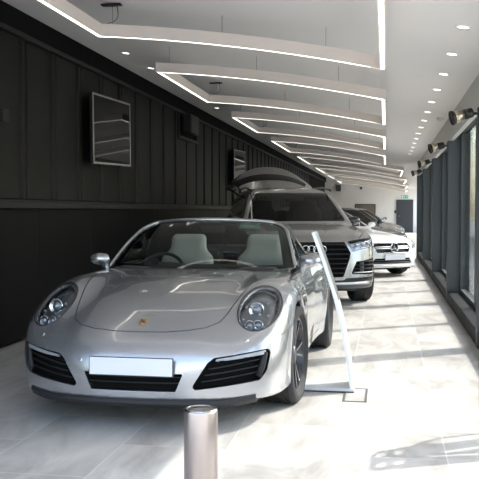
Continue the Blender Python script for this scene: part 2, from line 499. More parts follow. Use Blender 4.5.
def mir(name, col, rough=0.05):
    return mat(name, col, rough, 1.0)
M = dict(
    floor=floor_mat(), mesh=mesh_mat(),
    ceil=mat('white_plaster', (0.82, 0.80, 0.78), 0.9, noise=0.015, nscale=3),
    white_wall=mat('cream_plaster', (0.86, 0.845, 0.80), 0.85, noise=0.02, nscale=4),
    black_wall=mat('black_panel', (0.0028, 0.0028, 0.0028), 0.5, spec=0.1, noise=0.15, nscale=6),
    dark_trim=mat('dark_steel_trim', (0.018, 0.017, 0.016), 0.5, 0.0, spec=.25),
    beam=mat('matt_black_beam', (0.005, 0.005, 0.005), 0.8, spec=.1),
    frame=mat('anthracite_frame', (0.078, 0.085, 0.085), 0.6, 0.0, spec=0.25, noise=0.04),
    bulk=mat('grey_bulkhead', (0.55, 0.55, 0.53), 0.8),
    taupe=mat('taupe_anodised', (0.80, 0.72, 0.66), 0.6, 0.0),
    led=mat('led_diffuser', (0.9, 0.9, 0.88), 0.4, emis=(1.0, 0.95, 0.87), es=1.9),
    lamp=mat('lamp_lens', (0.9, 0.9, 0.88), 0.4, emis=(1.0, 0.94, 0.85), es=2.5),
    wire=mat('thin_steel_wire', (0.25, 0.25, 0.25), 0.4, 0.8),
    cable=mat('grey_cable', (0.16, 0.16, 0.17), 0.5),
    steel=mat('brushed_steel', (0.46, 0.40, 0.375), 0.32, 1.0, noise=0.04, nscale=60),
    steel_top=mat('polished_steel', (0.70, 0.70, 0.70), 0.18, 1.0),
    black=mat('black_plastic', (0.012, 0.012, 0.013), 0.4),
    gloss=mat('gloss_black', (0.008, 0.008, 0.009), 0.08, coat=1.0),
    rubber=mat('tyre_rubber', (0.018, 0.018, 0.019), 0.75, noise=0.15, nscale=40),
    stand=mat('pale_grey_enamel', (0.72, 0.72, 0.74), 0.35),
    void=mat('intake_black', (0.005, 0.005, 0.005), 0.8, spec=.1),
    slat=mat('dark_slat_plastic', (0.016, 0.016, 0.017), 0.5, spec=.3),
    lip=mat('grey_lip_plastic', (0.022, 0.022, 0.024), 0.5, spec=.3),
    grey=mat('grey_plastic', (0.10, 0.10, 0.105), 0.5),
    chrome=mir('chrome', (0.80, 0.80, 0.81), 0.08),
    satin=mir('satin_aluminium', (0.62, 0.62, 0.64), 0.28),
    rimd=mat('dark_alloy', (0.05, 0.05, 0.055), 0.3, 0.7, coat=0.5),
    rimf=mat('machined_alloy', (0.40, 0.40, 0.42), 0.3, 0.9),
    plate=mat('blank_plate_white', (0.70, 0.71, 0.77), 0.5),
    plate_edge=mat('plate_rim', (0.05, 0.05, 0.05), 0.4),
    white=mat('white_enamel', (0.82, 0.83, 0.85), 0.35, coat=0.3),
    screen=mat('glossy_screen', (0.004, 0.004, 0.005), 0.04),
    bezel=mat('silver_bezel', (0.50, 0.50, 0.49), 0.3, 0.8),
    gold=mat('gold_enamel', (0.72, 0.50, 0.20), 0.3, 0.8),
    red=mat('red_enamel', (0.35, 0.03, 0.03), 0.3),
    cream=mat('cream_leather', (0.62, 0.60, 0.56), 0.55, noise=0.04, nscale=60, bump=0.1),
    darkleather=mat('black_leather', (0.025, 0.025, 0.027), 0.5, noise=0.1, nscale=60, bump=0.1),
    lens=glass('clear_lamp_lens', (0.96, 0.97, 0.98), 1.5),
    winglass=glass('window_glass', (0.86, 0.88, 0.87), 1.52),
    windscreen=glass('green_tinted_windscreen', (0.42, 0.48, 0.46), 1.5),
    dglass=glass('dark_tinted_glass', (0.20, 0.22, 0.22), 1.5),
    silver=paint('silver_paint', (0.455, 0.46, 0.48)),
    silver2=paint('grey_silver_paint', (0.44, 0.43, 0.425)),
    whitep=paint('white_paint', (0.82, 0.82, 0.81), 0.0, 0.4, 0.01),
    navy=paint('dark_blue_paint', (0.030, 0.032, 0.055), 0.4, 0.3),
    grey_p=paint('mid_grey_paint', (0.20, 0.20, 0.21), 0.6, 0.3),
    silver3=paint('light_silver_paint', (0.55, 0.56, 0.58)),
    lampled=mat('daylight_strip', (0.27, 0.275, 0.29), 0.3, coat=1.0),
    reflector=mir('lamp_reflector', (0.75, 0.76, 0.78), 0.12),
    bucket=mat('lamp_housing', (0.13, 0.135, 0.145), 0.22, 0.5, coat=0.6),
    bucket2=mat('pale_lamp_housing', (0.40, 0.42, 0.46), 0.25, 0.6, coat=0.6),
    bulb=mat('projector_glass', (0.20, 0.22, 0.25), 0.05, 0.6, coat=1.0),
    sticker=mat('green_sticker', (0.30, 0.62, 0.42), 0.5),
    stickw=mat('sticker_white', (0.75, 0.76, 0.74), 0.5),
    green=mat('sign_green', (0.03, 0.30, 0.15), 0.4, emis=(0.05, 0.5, 0.25), es=0.35),
    brown=mat('brown_board', (0.20, 0.165, 0.13), 0.6, noise=0.1, nscale=8),
    door=mat('slate_door', (0.050, 0.058, 0.066), 0.4),
    vinyl=mat('grey_vinyl', (0.10, 0.10, 0.11), 0.6),
    paving=mat('pale_paving', (0.42, 0.41, 0.39), 0.85, noise=0.08, nscale=3),
    leaf=mat('leaf_green', (0.075, 0.13, 0.035), 0.6, noise=0.35, nscale=4),
    bark=mat('bark', (0.10, 0.075, 0.05), 0.9, noise=0.2),
    blue=mat('blue_caliper', (0.03, 0.07, 0.25), 0.4),
    brass=mat('brass_reflector', (0.55, 0.48, 0.36), 0.3, 0.9),
)
M['screen'].node_tree.nodes['Principled BSDF'].inputs['IOR'].default_value = 1.18
M['kerb'] = mat('dark_stone_kerb', (0.022, 0.023, 0.024), 0.7, spec=0.15)
# ------------------------------------------------------------------ room
XL, XR, XG = -3.62, 0.87, 1.08            # dark wall, inner edge of the fins, glass
YE = 52.0                                  # end wall
def zc(x): return 3.33 - 0.145 * (x - XL)  # sloping ceiling
S = 'structure'
def st(o): return tag(o, kind=S)
st(MB().box(-3.9, 2.3, -1.0, YE + .3, -0.2, 0.0).build('floor', M['floor']))
# ceiling: a sloping slab, low side over the windows
def slab(y0, y1, x1):
    V = []
    xs = [-3.62, x1] if x1 < 2 else [-3.62, 1.13, x1]
    P = [(x, zc(min(x, 1.13))) for x in xs]; P = P + [(x, z + .25) for x, z in P[::-1]]; n = len(P)
    V = [(x, y, z) for y in (y0, y1) for x, z in P]
    return V, [tuple(range(n)), tuple(range(n, 2 * n))[::-1]] + [(i, n + i, n + (i + 1) % n, (i + 1) % n) for i in range(n)]
st(MB().add(*slab(2.2, 25.19, 1.13)).add(*slab(25.19, YE + .3, 2.15)).build('ceiling', M['ceil']))
# left wall: black panels below, a ledge, expanded-metal panels above, a beam under the ceiling
wl = empty('wall_left', (0, 0, 0)); st(wl)
MB().box(-3.9, XL - .06, 2.2, YE, 0, 3.6).build('wall_core', M['beam'], wl)
lo = MB()
y = 2.21
while y < YE - 1.3:
    lo.box(XL - .06, XL - .004, y, y + 1.575, 0.02, 1.345, .004); y += 1.58
lo.build('lower_panel', M['black_wall'], wl)
MB().box(XL - .06, XL + .045, 2.21, YE - .01, 1.35, 1.415, .006).box(XL - .06, XL + .02, 2.21, YE - .01, 1.415, 1.44, .004).build('ledge', M['dark_trim'], wl)
y = 8.17 - .79 * 7
while y < 40:
    if not (14.3 < y < 16.0):
        top = 3.05
        b = MB()
        # flat sheet with folded edges standing off the wall, a dark gap between neighbours
        prof = [(XL - .06, y + .05), (XL - .012, y + .055), (XL, y + .075), (XL, y + .66), (XL + .028, y + .685), (XL + .028, y + .74), (XL - .06, y + .745)]
        n = len(prof)
        b.add([(px, py, zz) for zz in (1.45, top) for px, py in prof],
              [(i, i + 1, n + i + 1, n + i) for i in range(n - 1)] + [tuple(range(n)), tuple(range(n, 2 * n))[::-1]])
        b.build('cladding_panel', M['mesh'], wl)
    y += .79
MB().box(XL - .06, XL + .05, 2.21, YE - .01, 3.05, 3.10, .004).build('panel_rail', M['dark_trim'], wl)
MB().box(XL - .06, XL + .01, 2.21, YE - .01, 3.10, 3.325).build('shadow_gap', M['beam'], wl)
# end wall
st(MB().box(-3.9, 2.3, YE, YE + .25, 0, 3.6).build('wall_back', M['white_wall']))
d = st(empty('door_1', (1.1, YE, 0)))
MB().box(-.45, .45, -.06, -.02, .01, 1.93).build('door_leaf', M['door'], d)
MB().box(-.50, -.45, -.07, 0, 0, 1.98).box(.45, .50, -.07, 0, 0, 1.98).box(-.5, .5, -.07, 0, 1.93, 1.98).build('door_frame', M['frame'], d)
MB().tube([(-.38, -.06, 1.0), (-.38, -.11, 1.0), (-.26, -.11, 1.0)], .012).build('door_handle', M['steel'], d)
# right side: fins, glazing bays, bulkhead above, kerb below
st(MB().box(XR + .02, XR + .08, 2.2, 25.2, 2.33, 2.95).build('wall_right', M['bulk']))
st(MB().box(XG - .03, XG + .05, 2.2, 25.2, 2.505, 2.95).build('wall_right_upper', M['frame']))
w = st(empty('window_7', (2.05, 25.2, 0))); fl_ = MB(); LN = YE - 25.2  # unseen glazing, added so daylight brightens the far end of the hall
fl_.box(0, .1, 0, LN, 0, .2).box(0, .1, 0, LN, 2.48, 2.95)
for k in range(8): fl_.box(0, .1, k * LN / 7.9, k * LN / 7.9 + .1, .2, 2.48)
fl_.build('window_frame', M['frame'], w)
for k in range(7): MB().box(.04, .052, k * LN / 7.9 + .1, (k + 1) * LN / 7.9, .2, 2.48).build('pane', M['winglass'], w)
st(MB().box(XG, 2.15, 25.0, 25.2, 0, 2.95).build('wall_return', M['frame']))
st(MB().box(XR + .004, XG + .10, 2.2, 25.0, 0.001, .16, .01).build('trim_1', M['kerb']))
fins = [4.28 + 4.12 * k for k in range(6)]
for k, fy in enumerate(fins):
    st(MB().box(XR, XG + .10, fy, fy + .16, 0.0, 2.328, .004).box(XR + .085, XG + .10, fy + .004, fy + .156, 2.328, 2.50).build('trim_%d' % (k + 2), M['frame']))
for k, fy in enumerate(fins[:-1] ):
    w = st(empty('window_%d' % (k + 1), (0, fy + .16, 0)))
    L = 4.12 - .16
    b = MB()
    b.box(XG - .03, XG + .05, 0.002, L - .002, .16, .21).box(XG - .03, XG + .05, 0.002, L - .002, 2.42, 2.50)
    b.box(XG - .03, XG + .05, 0.002, .05, .21, 2.42).box(XG - .03, XG + .05, L - .05, L - .002, .21, 2.42)
    if k: b.box(XG - .03, XG + .06, L / 2 - .13, L / 2 - .01, .21, 2.42)
    b.build('window_frame', M['frame'], w)
    for a, c in (((.05, L / 2 - .13), (L / 2 - .01, L - .05)) if k else ((.05, L - .05),)):
        MB().box(XG, XG + .012, a, c, .21, 2.42).build('pane', M['winglass'], w)
w = st(empty('window_6', (0, 2.2, 0))); L = 4.28 - 2.2
MB().box(XG - .03, XG + .05, 0.002, L - .002, .16, .21).box(XG - .03, XG + .05, 0.002, L - .002, 2.42, 2.50).box(XG - .03, XG + .05, .002, .05, .21, 2.42).box(XG - .03, XG + .05, L - .05, L - .002, .21, 2.42).build('window_frame', M['frame'], w)
MB().box(XG, XG + .012, .05, L - .05, .21, 2.42).build('pane', M['winglass'], w)

# ------------------------------------------------------------------ suspended light frames
def ring(y0, y1, lab, xl=-2.50, xr=-.035):
    t = empty('pendant_light', ((xl + xr) / 2, (y0 + y1) / 2, 0)); cx, cy = t.location.x, t.location.y
    def zz(x):
        s = (x - xl) / (xr - xl)
        return zc(x) - .31 + .045 * 4 * s * (1 - s) * 1.0
    def band(path, hgt, thk, zoff, nm, mt, closed):
        P = [Vector((p[0], p[1], 0)) for p in path]; n = len(P); V = []; F = []
        for i, p in enumerate(P):
            a = P[i - 1] if (i or closed) else p; c = P[(i + 1) % n] if (i < n - 1 or closed) else p
            d1 = (p - a).normalized() if a != p else (c - p).normalized(); d2 = (c - p).normalized() if c != p else d1
            n1 = Vector((-d1.y, d1.x, 0)); n2 = Vector((-d2.y, d2.x, 0)); bs = (n1 + n2).normalized()
            w = bs * (thk / 2 / max(.4, bs.dot(n1)))
            z = zz(p.x) + zoff
            V += [(p.x + w.x - cx, p.y + w.y - cy, z), (p.x - w.x - cx, p.y - w.y - cy, z), (p.x - w.x - cx, p.y - w.y - cy, z + hgt), (p.x + w.x - cx, p.y + w.y - cy, z + hgt)]
        for i in range(n if closed else n - 1):
            j = (i + 1) % n
            for q in range(4):
                F.append((i * 4 + q, i * 4 + (q + 1) % 4, j * 4 + (q + 1) % 4, j * 4 + q))
        return MB().add(V, F).build(nm, mt, t)
    nX = 14
    loop = [(xl + (xr - xl) * i / nX, y0) for i in range(nX + 1)] + [(xr, y1)] + [(xl + (xr - xl) * i / nX, y1) for i in range(nX - 1, -1, -1)]
    band(loop, .105, .055, 0.008, 'housing', M['taupe'], True)
    band(loop, .010, .030, 0.0065, 'led_strip', M['led'], True)
    for q, (x, y) in enumerate(((xl + .12, y1), (-.51, y1 - .12 if False else y1), (xl + .12, y0), (-.51, y0), (-1.4, y1), (-1.4, y0))):
        MB().tube([(x - cx, y - cy, zz(x) + .11), (x - cx, y - cy, zc(x) - .002)], .0022, 5).build('suspension_wire', M['wire'], t)
    # power feed: canopy plate and a slack cable down to the corner
    x, y = xl + .12, y1 - .03
    MB().box(x - .09 - cx, x + .09 - cx, y - .03 - cy, y + .03 - cy, zc(x) - .03, zc(x) - .0125, .004).build('canopy', M['black'], t)
    pts = []
    for i in range(17):
        s = i / 16
        pts.append((x + .05 + .07 * math.sin(s * 2.6) - .13 * s - cx, y - cy, zc(x) - .03 - (zc(x) - .03 - zz(xl) - .11) * (s if s < .7 else .7 + (s - .7) * 1.0) - .03 * math.sin(s * PI)))
    MB().tube(pts, .005, 6).build('power_cable', M['cable'], t)
    tag(t, lab, 'light', 'curved rectangular light frames hung in a row')
    return t
RY = [(4.55, 7.24), (9.22, 11.87), (13.9, 16.62), (18.75, 22.3), (24.3, 28.2), (30.7, 35.2), (37.2, 41.6), (44.0, 48.0)]
RL = ['big taupe light frame nearest, hung above the silver convertible and cut by the top edge',
      'second suspended taupe light frame, whole, left end beside the first wall screen',
      'third suspended taupe light frame from the front, near bar just below the second one',
      'fourth suspended light frame in the row, hung over the open tailgate',
      'fifth suspended light frame from the front, beyond the open tailgate',
      'sixth suspended light frame from the front, small in the distance',
      'seventh suspended light frame, last but one before the cream end wall',
      'last suspended light frame, closest to the cream end wall']
RXR = [-.035, -.035, -.035, -.035, .45, .70, .90, 1.05]
for (a, b), l, xr_ in zip(RY, RL, RXR): ring(a, b, l, xr=xr_)

# recessed downlights
def downlight(x, y, label, group):
    z = zc(x); t = empty('downlight', (x, y, z)); t.rotation_euler = (0, math.atan(.145), 0)
    MB().lathe([(.045, .02), (.045, -.004), (.062, -.006), (.065, -.001), (.065, .02)], 20).build('trim_ring', M['white'], t, smooth=True)
    MB().lathe([(.0001, -.002), (.044, -.002), (.044, .004)], 20).build('lamp', M['lamp'], t)
    tag(t, label, 'downlight', group)
ordn = ['first', 'second', 'third', 'fourth', 'fifth', 'sixth', 'seventh', 'eighth', 'ninth', 'tenth', 'eleventh', 'twelfth', 'thirteenth', 'fourteenth', 'fifteenth', 'sixteenth', 'seventeenth', 'eighteenth', 'nineteenth', 'twentieth']
for k in range(14):
    downlight(.57, 6.70 + 1.13 * k, 'small round ceiling downlight, %s from the front in the row along the windows' % ordn[k], 'downlights along the windows')
for k, yy in enumerate((10.12, 11.25, 15.8, 20.4, 25.0)):
    downlight(-3.16, yy, 'small round ceiling downlight, %s from the front in the row by the black wall' % ordn[k], 'downlights by the black wall')
# smoke detector on the ceiling
t = empty('smoke_detector', (.78, 12.9, zc(.78))); t.rotation_euler = (0, math.atan(.145), 0)
MB().lathe([(.0001, -.05), (.03, -.05), (.045, -.03), (.055, -.012), (.055, 0.004)], 24).build('sensor_body', M['white'], t, smooth=True)
tag(t, 'small white smoke detector on the ceiling beside the window bulkhead', 'smoke detector')

# spot lamps on the fins
def spot(fy, lab):
    t = empty('spotlight', (XR, fy + .05, 2.26))
    MB().box(-.014, 0.0, -.04, .04, -.055, .055, .003).build('wall_bracket', M['black'], t)
    MB().tube([(-.012, 0, 0), (-.07, 0, -.004), (-.10, 0, -.01)], .014, 8).build('arm', M['black'], t)
    b = bpy.data.objects.new('head', None)
    hd = MB().lathe([(.018, .115), (.044, .112), (.048, .10), (.050, .02)], 24).build('lamp_housing', M['black'], t, smooth=True)
    s2 = MB().lathe([(.050, .02), (.056, -.03), (.064, -.08), (.058, -.08), (.03, -.04)], 24).build('reflector', M['brass'], t, smooth=True)
    s3 = MB().lathe([(.066, -.07), (.072, -.10), (.066, -.10), (.060, -.07)], 24, close=True).build('front_ring', M['black'], t, smooth=True)
    rot = Vector((.92, .20, .27)).to_track_quat('Z', 'Y').to_euler()
    for o in (hd, s2, s3):
        o.location = (-.165, -.02, -.02)
        o.rotation_euler = rot
    tag(t, lab, 'spotlight', 'spotlights on the window posts')
for k, l in ((1, 'black and brass spotlight on the nearest window post, largest of the row'), (2, 'black and brass spotlight on the second window post'),
             (3, 'black and brass spotlight on the third window post from the front'), (4, 'smallest black spotlight, on the fourth window post')):
    spot(fins[k], l)

# wall screens, tilted down on a bracket
def tv(cy, lab):
    t = empty('wall_screen', (XL + .03, cy, 2.34))
    p = MB().box(-.03, .006, -.17, .17, -.16, .16, .003).build('mount_bracket', M['black'], t)
    c = MB().box(.035, .075, -.75, .75, -.423, .423, .006).build('casing', M['black'], t)
    s = MB().box(.0745, .0775, -.732, .732, -.403, .403).build('screen', M['screen'], t)
    bz = MB()
    bz.box(.072, .082, -.753, .753, .402, .426).box(.072, .082, -.753, .753, -.426, -.402).box(.072, .082, -.753, -.730, -.402, .402).box(.072, .082, .730, .753, -.402, .402)
    z = bz.build('bezel', M['bezel'], t)
    for o in (c, s, z): o.rotation_euler = (0, 0, 0); o.rotation_euler.x = math.radians(1.6); o.location = (.05, 0, 0)
    MB().tube([(0, 0, .05), (.10, 0, .04)], .03, 8).build('swivel_arm', M['black'], t)
    tag(t, lab, 'screen', 'screens on the black wall')
tv(10.52, 'large dark glossy wall screen reflecting the light frames, on the black wall at left')
tv(20.15, 'farther small looking wall screen on the black wall, left of the raised tailgate')
# box unit high on the wall, in a framed recess
t = empty('air_unit', (XL, 15.15, 2.88))
MB().box(.055, .19, -.35, .33, -.16, .17, .01)  .build('casing', M['black'], t)
MB().box(.19, .196, -.30, .28, -.12, .13).build('grille', M['black'], t)
tag(t, 'dark grey box unit high on the black wall between the two screens', 'air conditioner')
wt = MB().box(XL - .058, XL + .06, 14.49, 14.53, 2.60, 3.05).box(XL - .058, XL + .06, 14.53, 16.03, 2.60, 2.65).build('recess_trim', M['dark_trim'], wl)
for yy in (14.49, 15.28):
    MB().box(XL - .055, XL + .0, yy + .03, yy + .74, 1.45, 2.60).build('cladding_panel', M['mesh'], wl)
t = MB().box(0, .035, -.075, .075, -.06, .06, .006).build('junction_box', M['dark_trim'], loc=(XL + .002, 7.66, 2.24))
tag(t, 'small grey box on the black cladding at the left edge', 'junction box')

# end wall fittings
t = empty('picture_frame', (-1.25, YE - .002, 1.42))
MB().box(-.62, .62, -.04, 0, -.36, .30, .004).build('frame', M['dark_trim'], t); MB().box(-.58, .58, -.045, -.04, -.32, .26).build('picture', M['brown'], t)
tag(t, 'plain brown framed board on the cream end wall', 'picture')
t = empty('exit_sign', (1.1, YE - .002, 2.15))
MB().box(-.22, .22, -.05, 0, -.10, .10, .006).build('sign_box', M['white'], t)
MB().box(-.21, .21, -.053, -.05, -.09, .09).build('sign_face', M['green'], t)
g = MB(); yy = -.0545
def fl(poly, y0=yy): g.add([(a, y0, b) for a, b in poly], [tuple(range(len(poly)))])
fl([(-.18, -.075), (-.10, -.075), (-.10, .07), (-.18, .07)])
fl([(.05, -.012), (.12, -.012), (.12, -.04), (.18, 0), (.12, .04), (.12, .012), (.05, .012)])
for p in ([(-.045, .035), (-.02, .035), (-.02, .065), (-.045, .065)], [(-.06, .03), (-.02, .03), (-.03, -.02), (-.055, -.02)], [(-.055, -.02), (-.035, -.02), (-.06, -.075), (-.08, -.07)], [(-.04, -.02), (-.025, -.02), (.0, -.05), (-.012, -.06)], [(-.02, .02), (.012, .0), (.008, -.01), (-.025, .008)]): fl(p)
g.build('pictogram', M['white'], t, fixn=False)
tag(t, 'green emergency exit sign above the dark end door', 'sign')
for x, l in ((-2.85, 'small black loudspeaker high on the end wall, closest to the black wall'), (-1.5, 'tiny dark sensor high on the end wall above the brown board')):
    s = .14 if x < -2 else .06
    t = empty('loudspeaker' if x < -2 else 'wall_sensor', (x, YE + .006, 2.68))
    MB().box(-s, s, -s * 1.4, 0, -s * 1.3, s * 1.3, .01).build('casing', M['black'], t)
    MB().box(-s * .8, s * .8, -s * 1.4 - .008, -s * 1.4, -s * 1.1, s * 1.1).build('grille', M['grey'], t)
    tag(t, l, 'loudspeaker' if x < -2 else 'sensor')
t = empty('card_reader', (.55, YE - .002, 1.25)); MB().box(-.06, .06, -.03, 0, -.09, .09, .005).build('casing', M['grey'], t); MB().box(-.04, .04, -.034, -.03, -.02, .06).build('keypad', M['black'], t)
tag(t, 'small grey card reader on the end wall beside the dark door', 'card reader')

# bollard
t = empty('bollard', (-.682, 3.10, 0))
r = .0635
MB().lathe([(r, 0.001), (r, .577), (r * .985, .584)], 64).build('post', M['steel'], t, smooth=True)
MB().lathe([(r * .985, .584), (r * .93, .588), (r * .80, .5885), (r * .77, .5865), (r * .4, .589), (.0001, .590)], 64).build('cap', M['steel_top'], t, smooth=True, auto=.6)
tag(t, 'round brushed steel bollard in front of the silver convertible', 'bollard')

# floor box: a metal frame let into the tiles
t = empty('floor_box', (-.21, 6.14, 0))
b = MB(); b.box(-.085, .085, -.225, -.205, 0.0005, .004).box(-.085, .085, .205, .225, .0005, .004).box(-.085, -.068, -.205, .205, .0005, .004).box(.068, .085, -.205, .205, .0005, .004)
b.build('metal_frame', M['grey'], t); MB().box(-.068, .068, -.205, .205, .0004, .002).build('tile_lid', M['floor'], t)
tag(t, 'rectangular metal framed floor box beside the foot of the white stand', 'floor box')

# curved information stand
t = empty('display_stand', (-.42, 6.34, 0))
MB().box(-.19, .20, -.14, .15, .010, .030, .003).build('base_plate', M['stand'], t)
MB().box(-.187, .197, -.138, .147, 0.001, .010).build('base_foot', M['black'], t)
P = pchip([0.03, .08, .28, .64, .93, 1.185], [.178, .173, .143, .069, -.020, -.113])
V = []; n = 30
for i in range(n + 1):
    z = .03 + 1.14 * i / n; x = float(P(z))
    dx = float(P(z + .005) - P(z - .005)) / .01; l = math.hypot(1, dx); nx, nz = 1 / l, -dx / l
    w0, w1 = -.14 + .02 * (i / n), .15 - .02 * (i / n)
    for (a, yy) in ((0.011, w0), (.011, w1), (-.011, w1), (-.011, w0)):
        V.append((x + nx * a, yy, z + nz * a))
F = [(i * 4 + q, i * 4 + (q + 1) % 4, (i + 1) * 4 + (q + 1) % 4, (i + 1) * 4 + q) for i in range(n) for q in range(4)] + [(3, 2, 1, 0), (n * 4, n * 4 + 1, n * 4 + 2, n * 4 + 3)]
MB().add(V, F).build('curved_upright', M['white'], t, smooth=True, auto=.6)
V = []; n = 16
for i in range(n + 1):
    z = .66 + .50 * i / n; x = float(P(z)); dx = float(P(z + .005) - P(z - .005)) / .01; l = math.hypot(1, dx); nx, nz = 1 / l, -dx / l
    for (a, yy) in ((.0145, -.11), (.0145, .12), (.0115, .12), (.0115, -.11)): V.append((x + nx * a, yy, z + nz * a))
F = [(i * 4 + q, i * 4 + (q + 1) % 4, (i + 1) * 4 + (q + 1) % 4, (i + 1) * 4 + q) for i in range(n) for q in range(4)] + [(3, 2, 1, 0), (n * 4, n * 4 + 1, n * 4 + 2, n * 4 + 3)]
MB().add(V, F).build('information_sheet', M['satin'], t)
MB().tube([(-.17, -.13, .03), (-.17, -.13, .055)], .008, 8).build('peg', M['black'], t)
tag(t, 'slim curved white display stand on a flat base by the front wheel of the convertible', 'display stand')

# vinyl motif stuck on the window glass, just outside the view; its shadow falls on the tiles
O = [(5.00, .48), (5.00, .64), (5.09, 1.235), (5.36, 1.25), (5.44, 1.21), (5.462, 1.0), (5.53, .945), (5.56, .816), (5.55, .48)]
def decal(y, z):
    g = rpoly(y, z, O, .02)
    holes = [[(5.47, .90), (5.535, .83), (5.525, .52), (5.43, .52), (5.43, .80)], [(5.235, .81), (5.275, .81), (5.285, .53), (5.235, .53)], [(5.205, .90), (5.225, .90), (5.12, .53), (5.09, .53)]]
    for y0 in (5.14, 5.33):
        for z0 in (1.05, 1.155):
            holes.append([(y0, z0 + .005), (y0 + .085, z0), (y0 + .06, z0 + .05), (y0 + .01, z0 + .06)])
    for h in holes: g = np.maximum(g, -rpoly(y, z, h, .006))
    return g
yy, zz = np.meshgrid(np.linspace(4.95, 5.6, 120), np.linspace(.45, 1.28, 116), indexing='ij')
V = np.stack([np.zeros(yy.size), yy.ravel() , zz.ravel()], 1)
i, j = np.meshgrid(np.arange(119), np.arange(115), indexing='ij'); a = (i * 116 + j).ravel()
T = np.concatenate([np.stack([a, a + 116, a + 117], 1), np.stack([a, a + 117, a + 1], 1)])
V, T = clip(V, T, lambda P: decal(P[:, 1], P[:, 2]))
o = make('window_decal', V, T, M['vinyl'], smooth=False, loc=(XG - .003, 0, 0))
tag(o, 'grey vinyl motif on the window glass whose shadow falls on the tiles at lower right', 'window sticker')
# ------------------------------------------------------------------ shared car parts
def wheel(parent, x, y, side, R, W, rim_r, spokes, style, z=None, name='wheel'):
    """side=+1: outer face towards +x. wheel = rim mesh, sub-parts tyre, spoke, hub_cap, brake_disc"""
    z = R if z is None else z
    sx = side; h = W / 2
    rim = MB().lathe([(rim_r - .012, -h * .8), (rim_r - .03, -h * .3), (rim_r - .03, h * .45), (rim_r - .012, h * .78), (rim_r + .002, h * .80), (rim_r + .006, h * .72),
                      (rim_r - .010, h * .3), (rim_r - .012, -h * .8)], 40, 'x').build(name, M['rimd'], parent, smooth=True, auto=.7)
    rim.location = (x, y, z); rim.rotation_euler = (0, 0, 0 if side > 0 else PI)
    pr = [(rim_r, -h * .78), (rim_r + .012, -h * .86), (R - .05, -h), (R - .022, -h * .97), (R - .006, -h * .86), (R, -h * .7)]
    prof = pr + [(R - .008, -h * .42), (R - .008, -h * .38), (R, -h * .36), (R, -h * .06), (R - .008, -h * .03), (R - .008, h * .03), (R, h * .06), (R, h * .36), (R - .008, h * .38), (R - .008, h * .42)] + [(r, -q) for r, q in pr[::-1]]
    MB().lathe(prof, 56, 'x', close=True).build('tyre', M['rubber'], rim, smooth=True, auto=.5)
    if spokes:
        for k in range(spokes):
            a0 = 2 * PI * k / spokes
            b = MB()
            def pt(r, da, hx): 
                a = a0 + da
                return (hx, r * math.cos(a), r * math.sin(a))
            for s in ((-1, 1) if style == 'twin' else (0,)):
                w0, w1 = (.10, .055) if style == 'twin' else (.22, .10)
                c0, c1 = (s * .16, s * .21)
                V = []
                for r, hw, c, hx in ((.045, w0, c0 * 1.2, h * .62), (rim_r * .55, (w0 + w1) * .42, (c0 + c1) / 2, h * .66), (rim_r - .004, w1, c1, h * .74)):
                    V += [pt(r, c - hw, hx - .03), pt(r, c + hw, hx - .03), pt(r, c + hw * .75, hx), pt(r, c - hw * .75, hx)]
                F = [(i * 4 + q, i * 4 + (q + 1) % 4, (i + 1) * 4 + (q + 1) % 4, (i + 1) * 4 + q) for i in range(2) for q in range(4)] + [(3, 2, 1, 0), (8, 9, 10, 11)]
                b.add(V, F)
                b.M[-len(F):] = [1 if (f[0] % 4 == 2) else 0 for f in F[:8]] + [0, 0]
            b.build('spoke', [M['rimd'], M['rimf']], rim)
        MB().lathe([(.068, h * .35), (.062, h * .66), (.03, h * .70), (.0001, h * .705)], 24, 'x').build('hub_cap', M['rimd'], rim, smooth=True)
        MB().lathe([(rim_r * .8, h * .05), (rim_r * .8, h * .16), (.09, h * .16), (.09, h * .05)], 32, 'x', close=True).build('brake_disc', M['satin'], rim, smooth=True, auto=.5)
    else:
        MB().lathe([(rim_r - .02, h * .45), (rim_r * .5, h * .6), (.03, h * .62), (.0001, h * .62)], 32, 'x').build('wheel_disc', M['rimf'], rim, smooth=True)
    return rim

def arch_liner(b, x0, x1, y, z, r, zmin=.12):
    n = 20; V = []
    for k in range(n + 1):
        a = PI * k / n
        for x in (x0, x1): V.append((x, y - r * math.cos(a), max(zmin, z + r * math.sin(a))))
    b.add(V, [(2 * k, 2 * k + 1, 2 * k + 3, 2 * k + 2) for k in range(n)])
    return b

def seat(parent, x, y, mt, s=1.0, zb=.45):
    def F(X, Y, Z):
        q = Z - zb; Yt = Y - y - .28 * np.maximum(q - .1, 0)
        f = rbox(X, Y, Z, (x, y - .26, zb), (.25, .27, .09), .07)
        back = rbox(X, Yt + y, Z, (x, y + .02, zb + .27), (.245 - 0, .075, .33), .07)
        head = rbox(X, Yt + y, Z, (x, y + .03, zb + .60 + .05), (.165, .06, .13), .055)
        f = smin(f, back, .05)
        return smin(f, head, .09)
    o = blob('seat', F, (x - .3, y - .6, zb - .15), (x + .3, y + .45, zb + .9), .022, mt, parent)
    return o

def steering(parent, x, y, z, r=.18, tilt=25):
    o = MB(); n = 36
    o.tube([(r * math.cos(2 * PI * k / n), 0, r * math.sin(2 * PI * k / n)) for k in range(n)], .015, 8, closed=True)
    for a in (0, PI, -PI / 2): o.tube([(.03 * math.cos(a), 0, .03 * math.sin(a)), (r * math.cos(a), 0, r * math.sin(a))], .014, 6, flat=(1, 1))
    o.lathe([(.0001, -.03), (.05, -.025), (.055, .02)], 20, 'y')
    o.tube([(0, 0.0, 0), (0, -.28, -.0)], .03, 8)
    w = o.build('steering_wheel', M['black'], parent, smooth=True, auto=.7)
    w.location = (x, y, z); w.rotation_euler = (math.radians(-tilt), 0, 0)
    return w

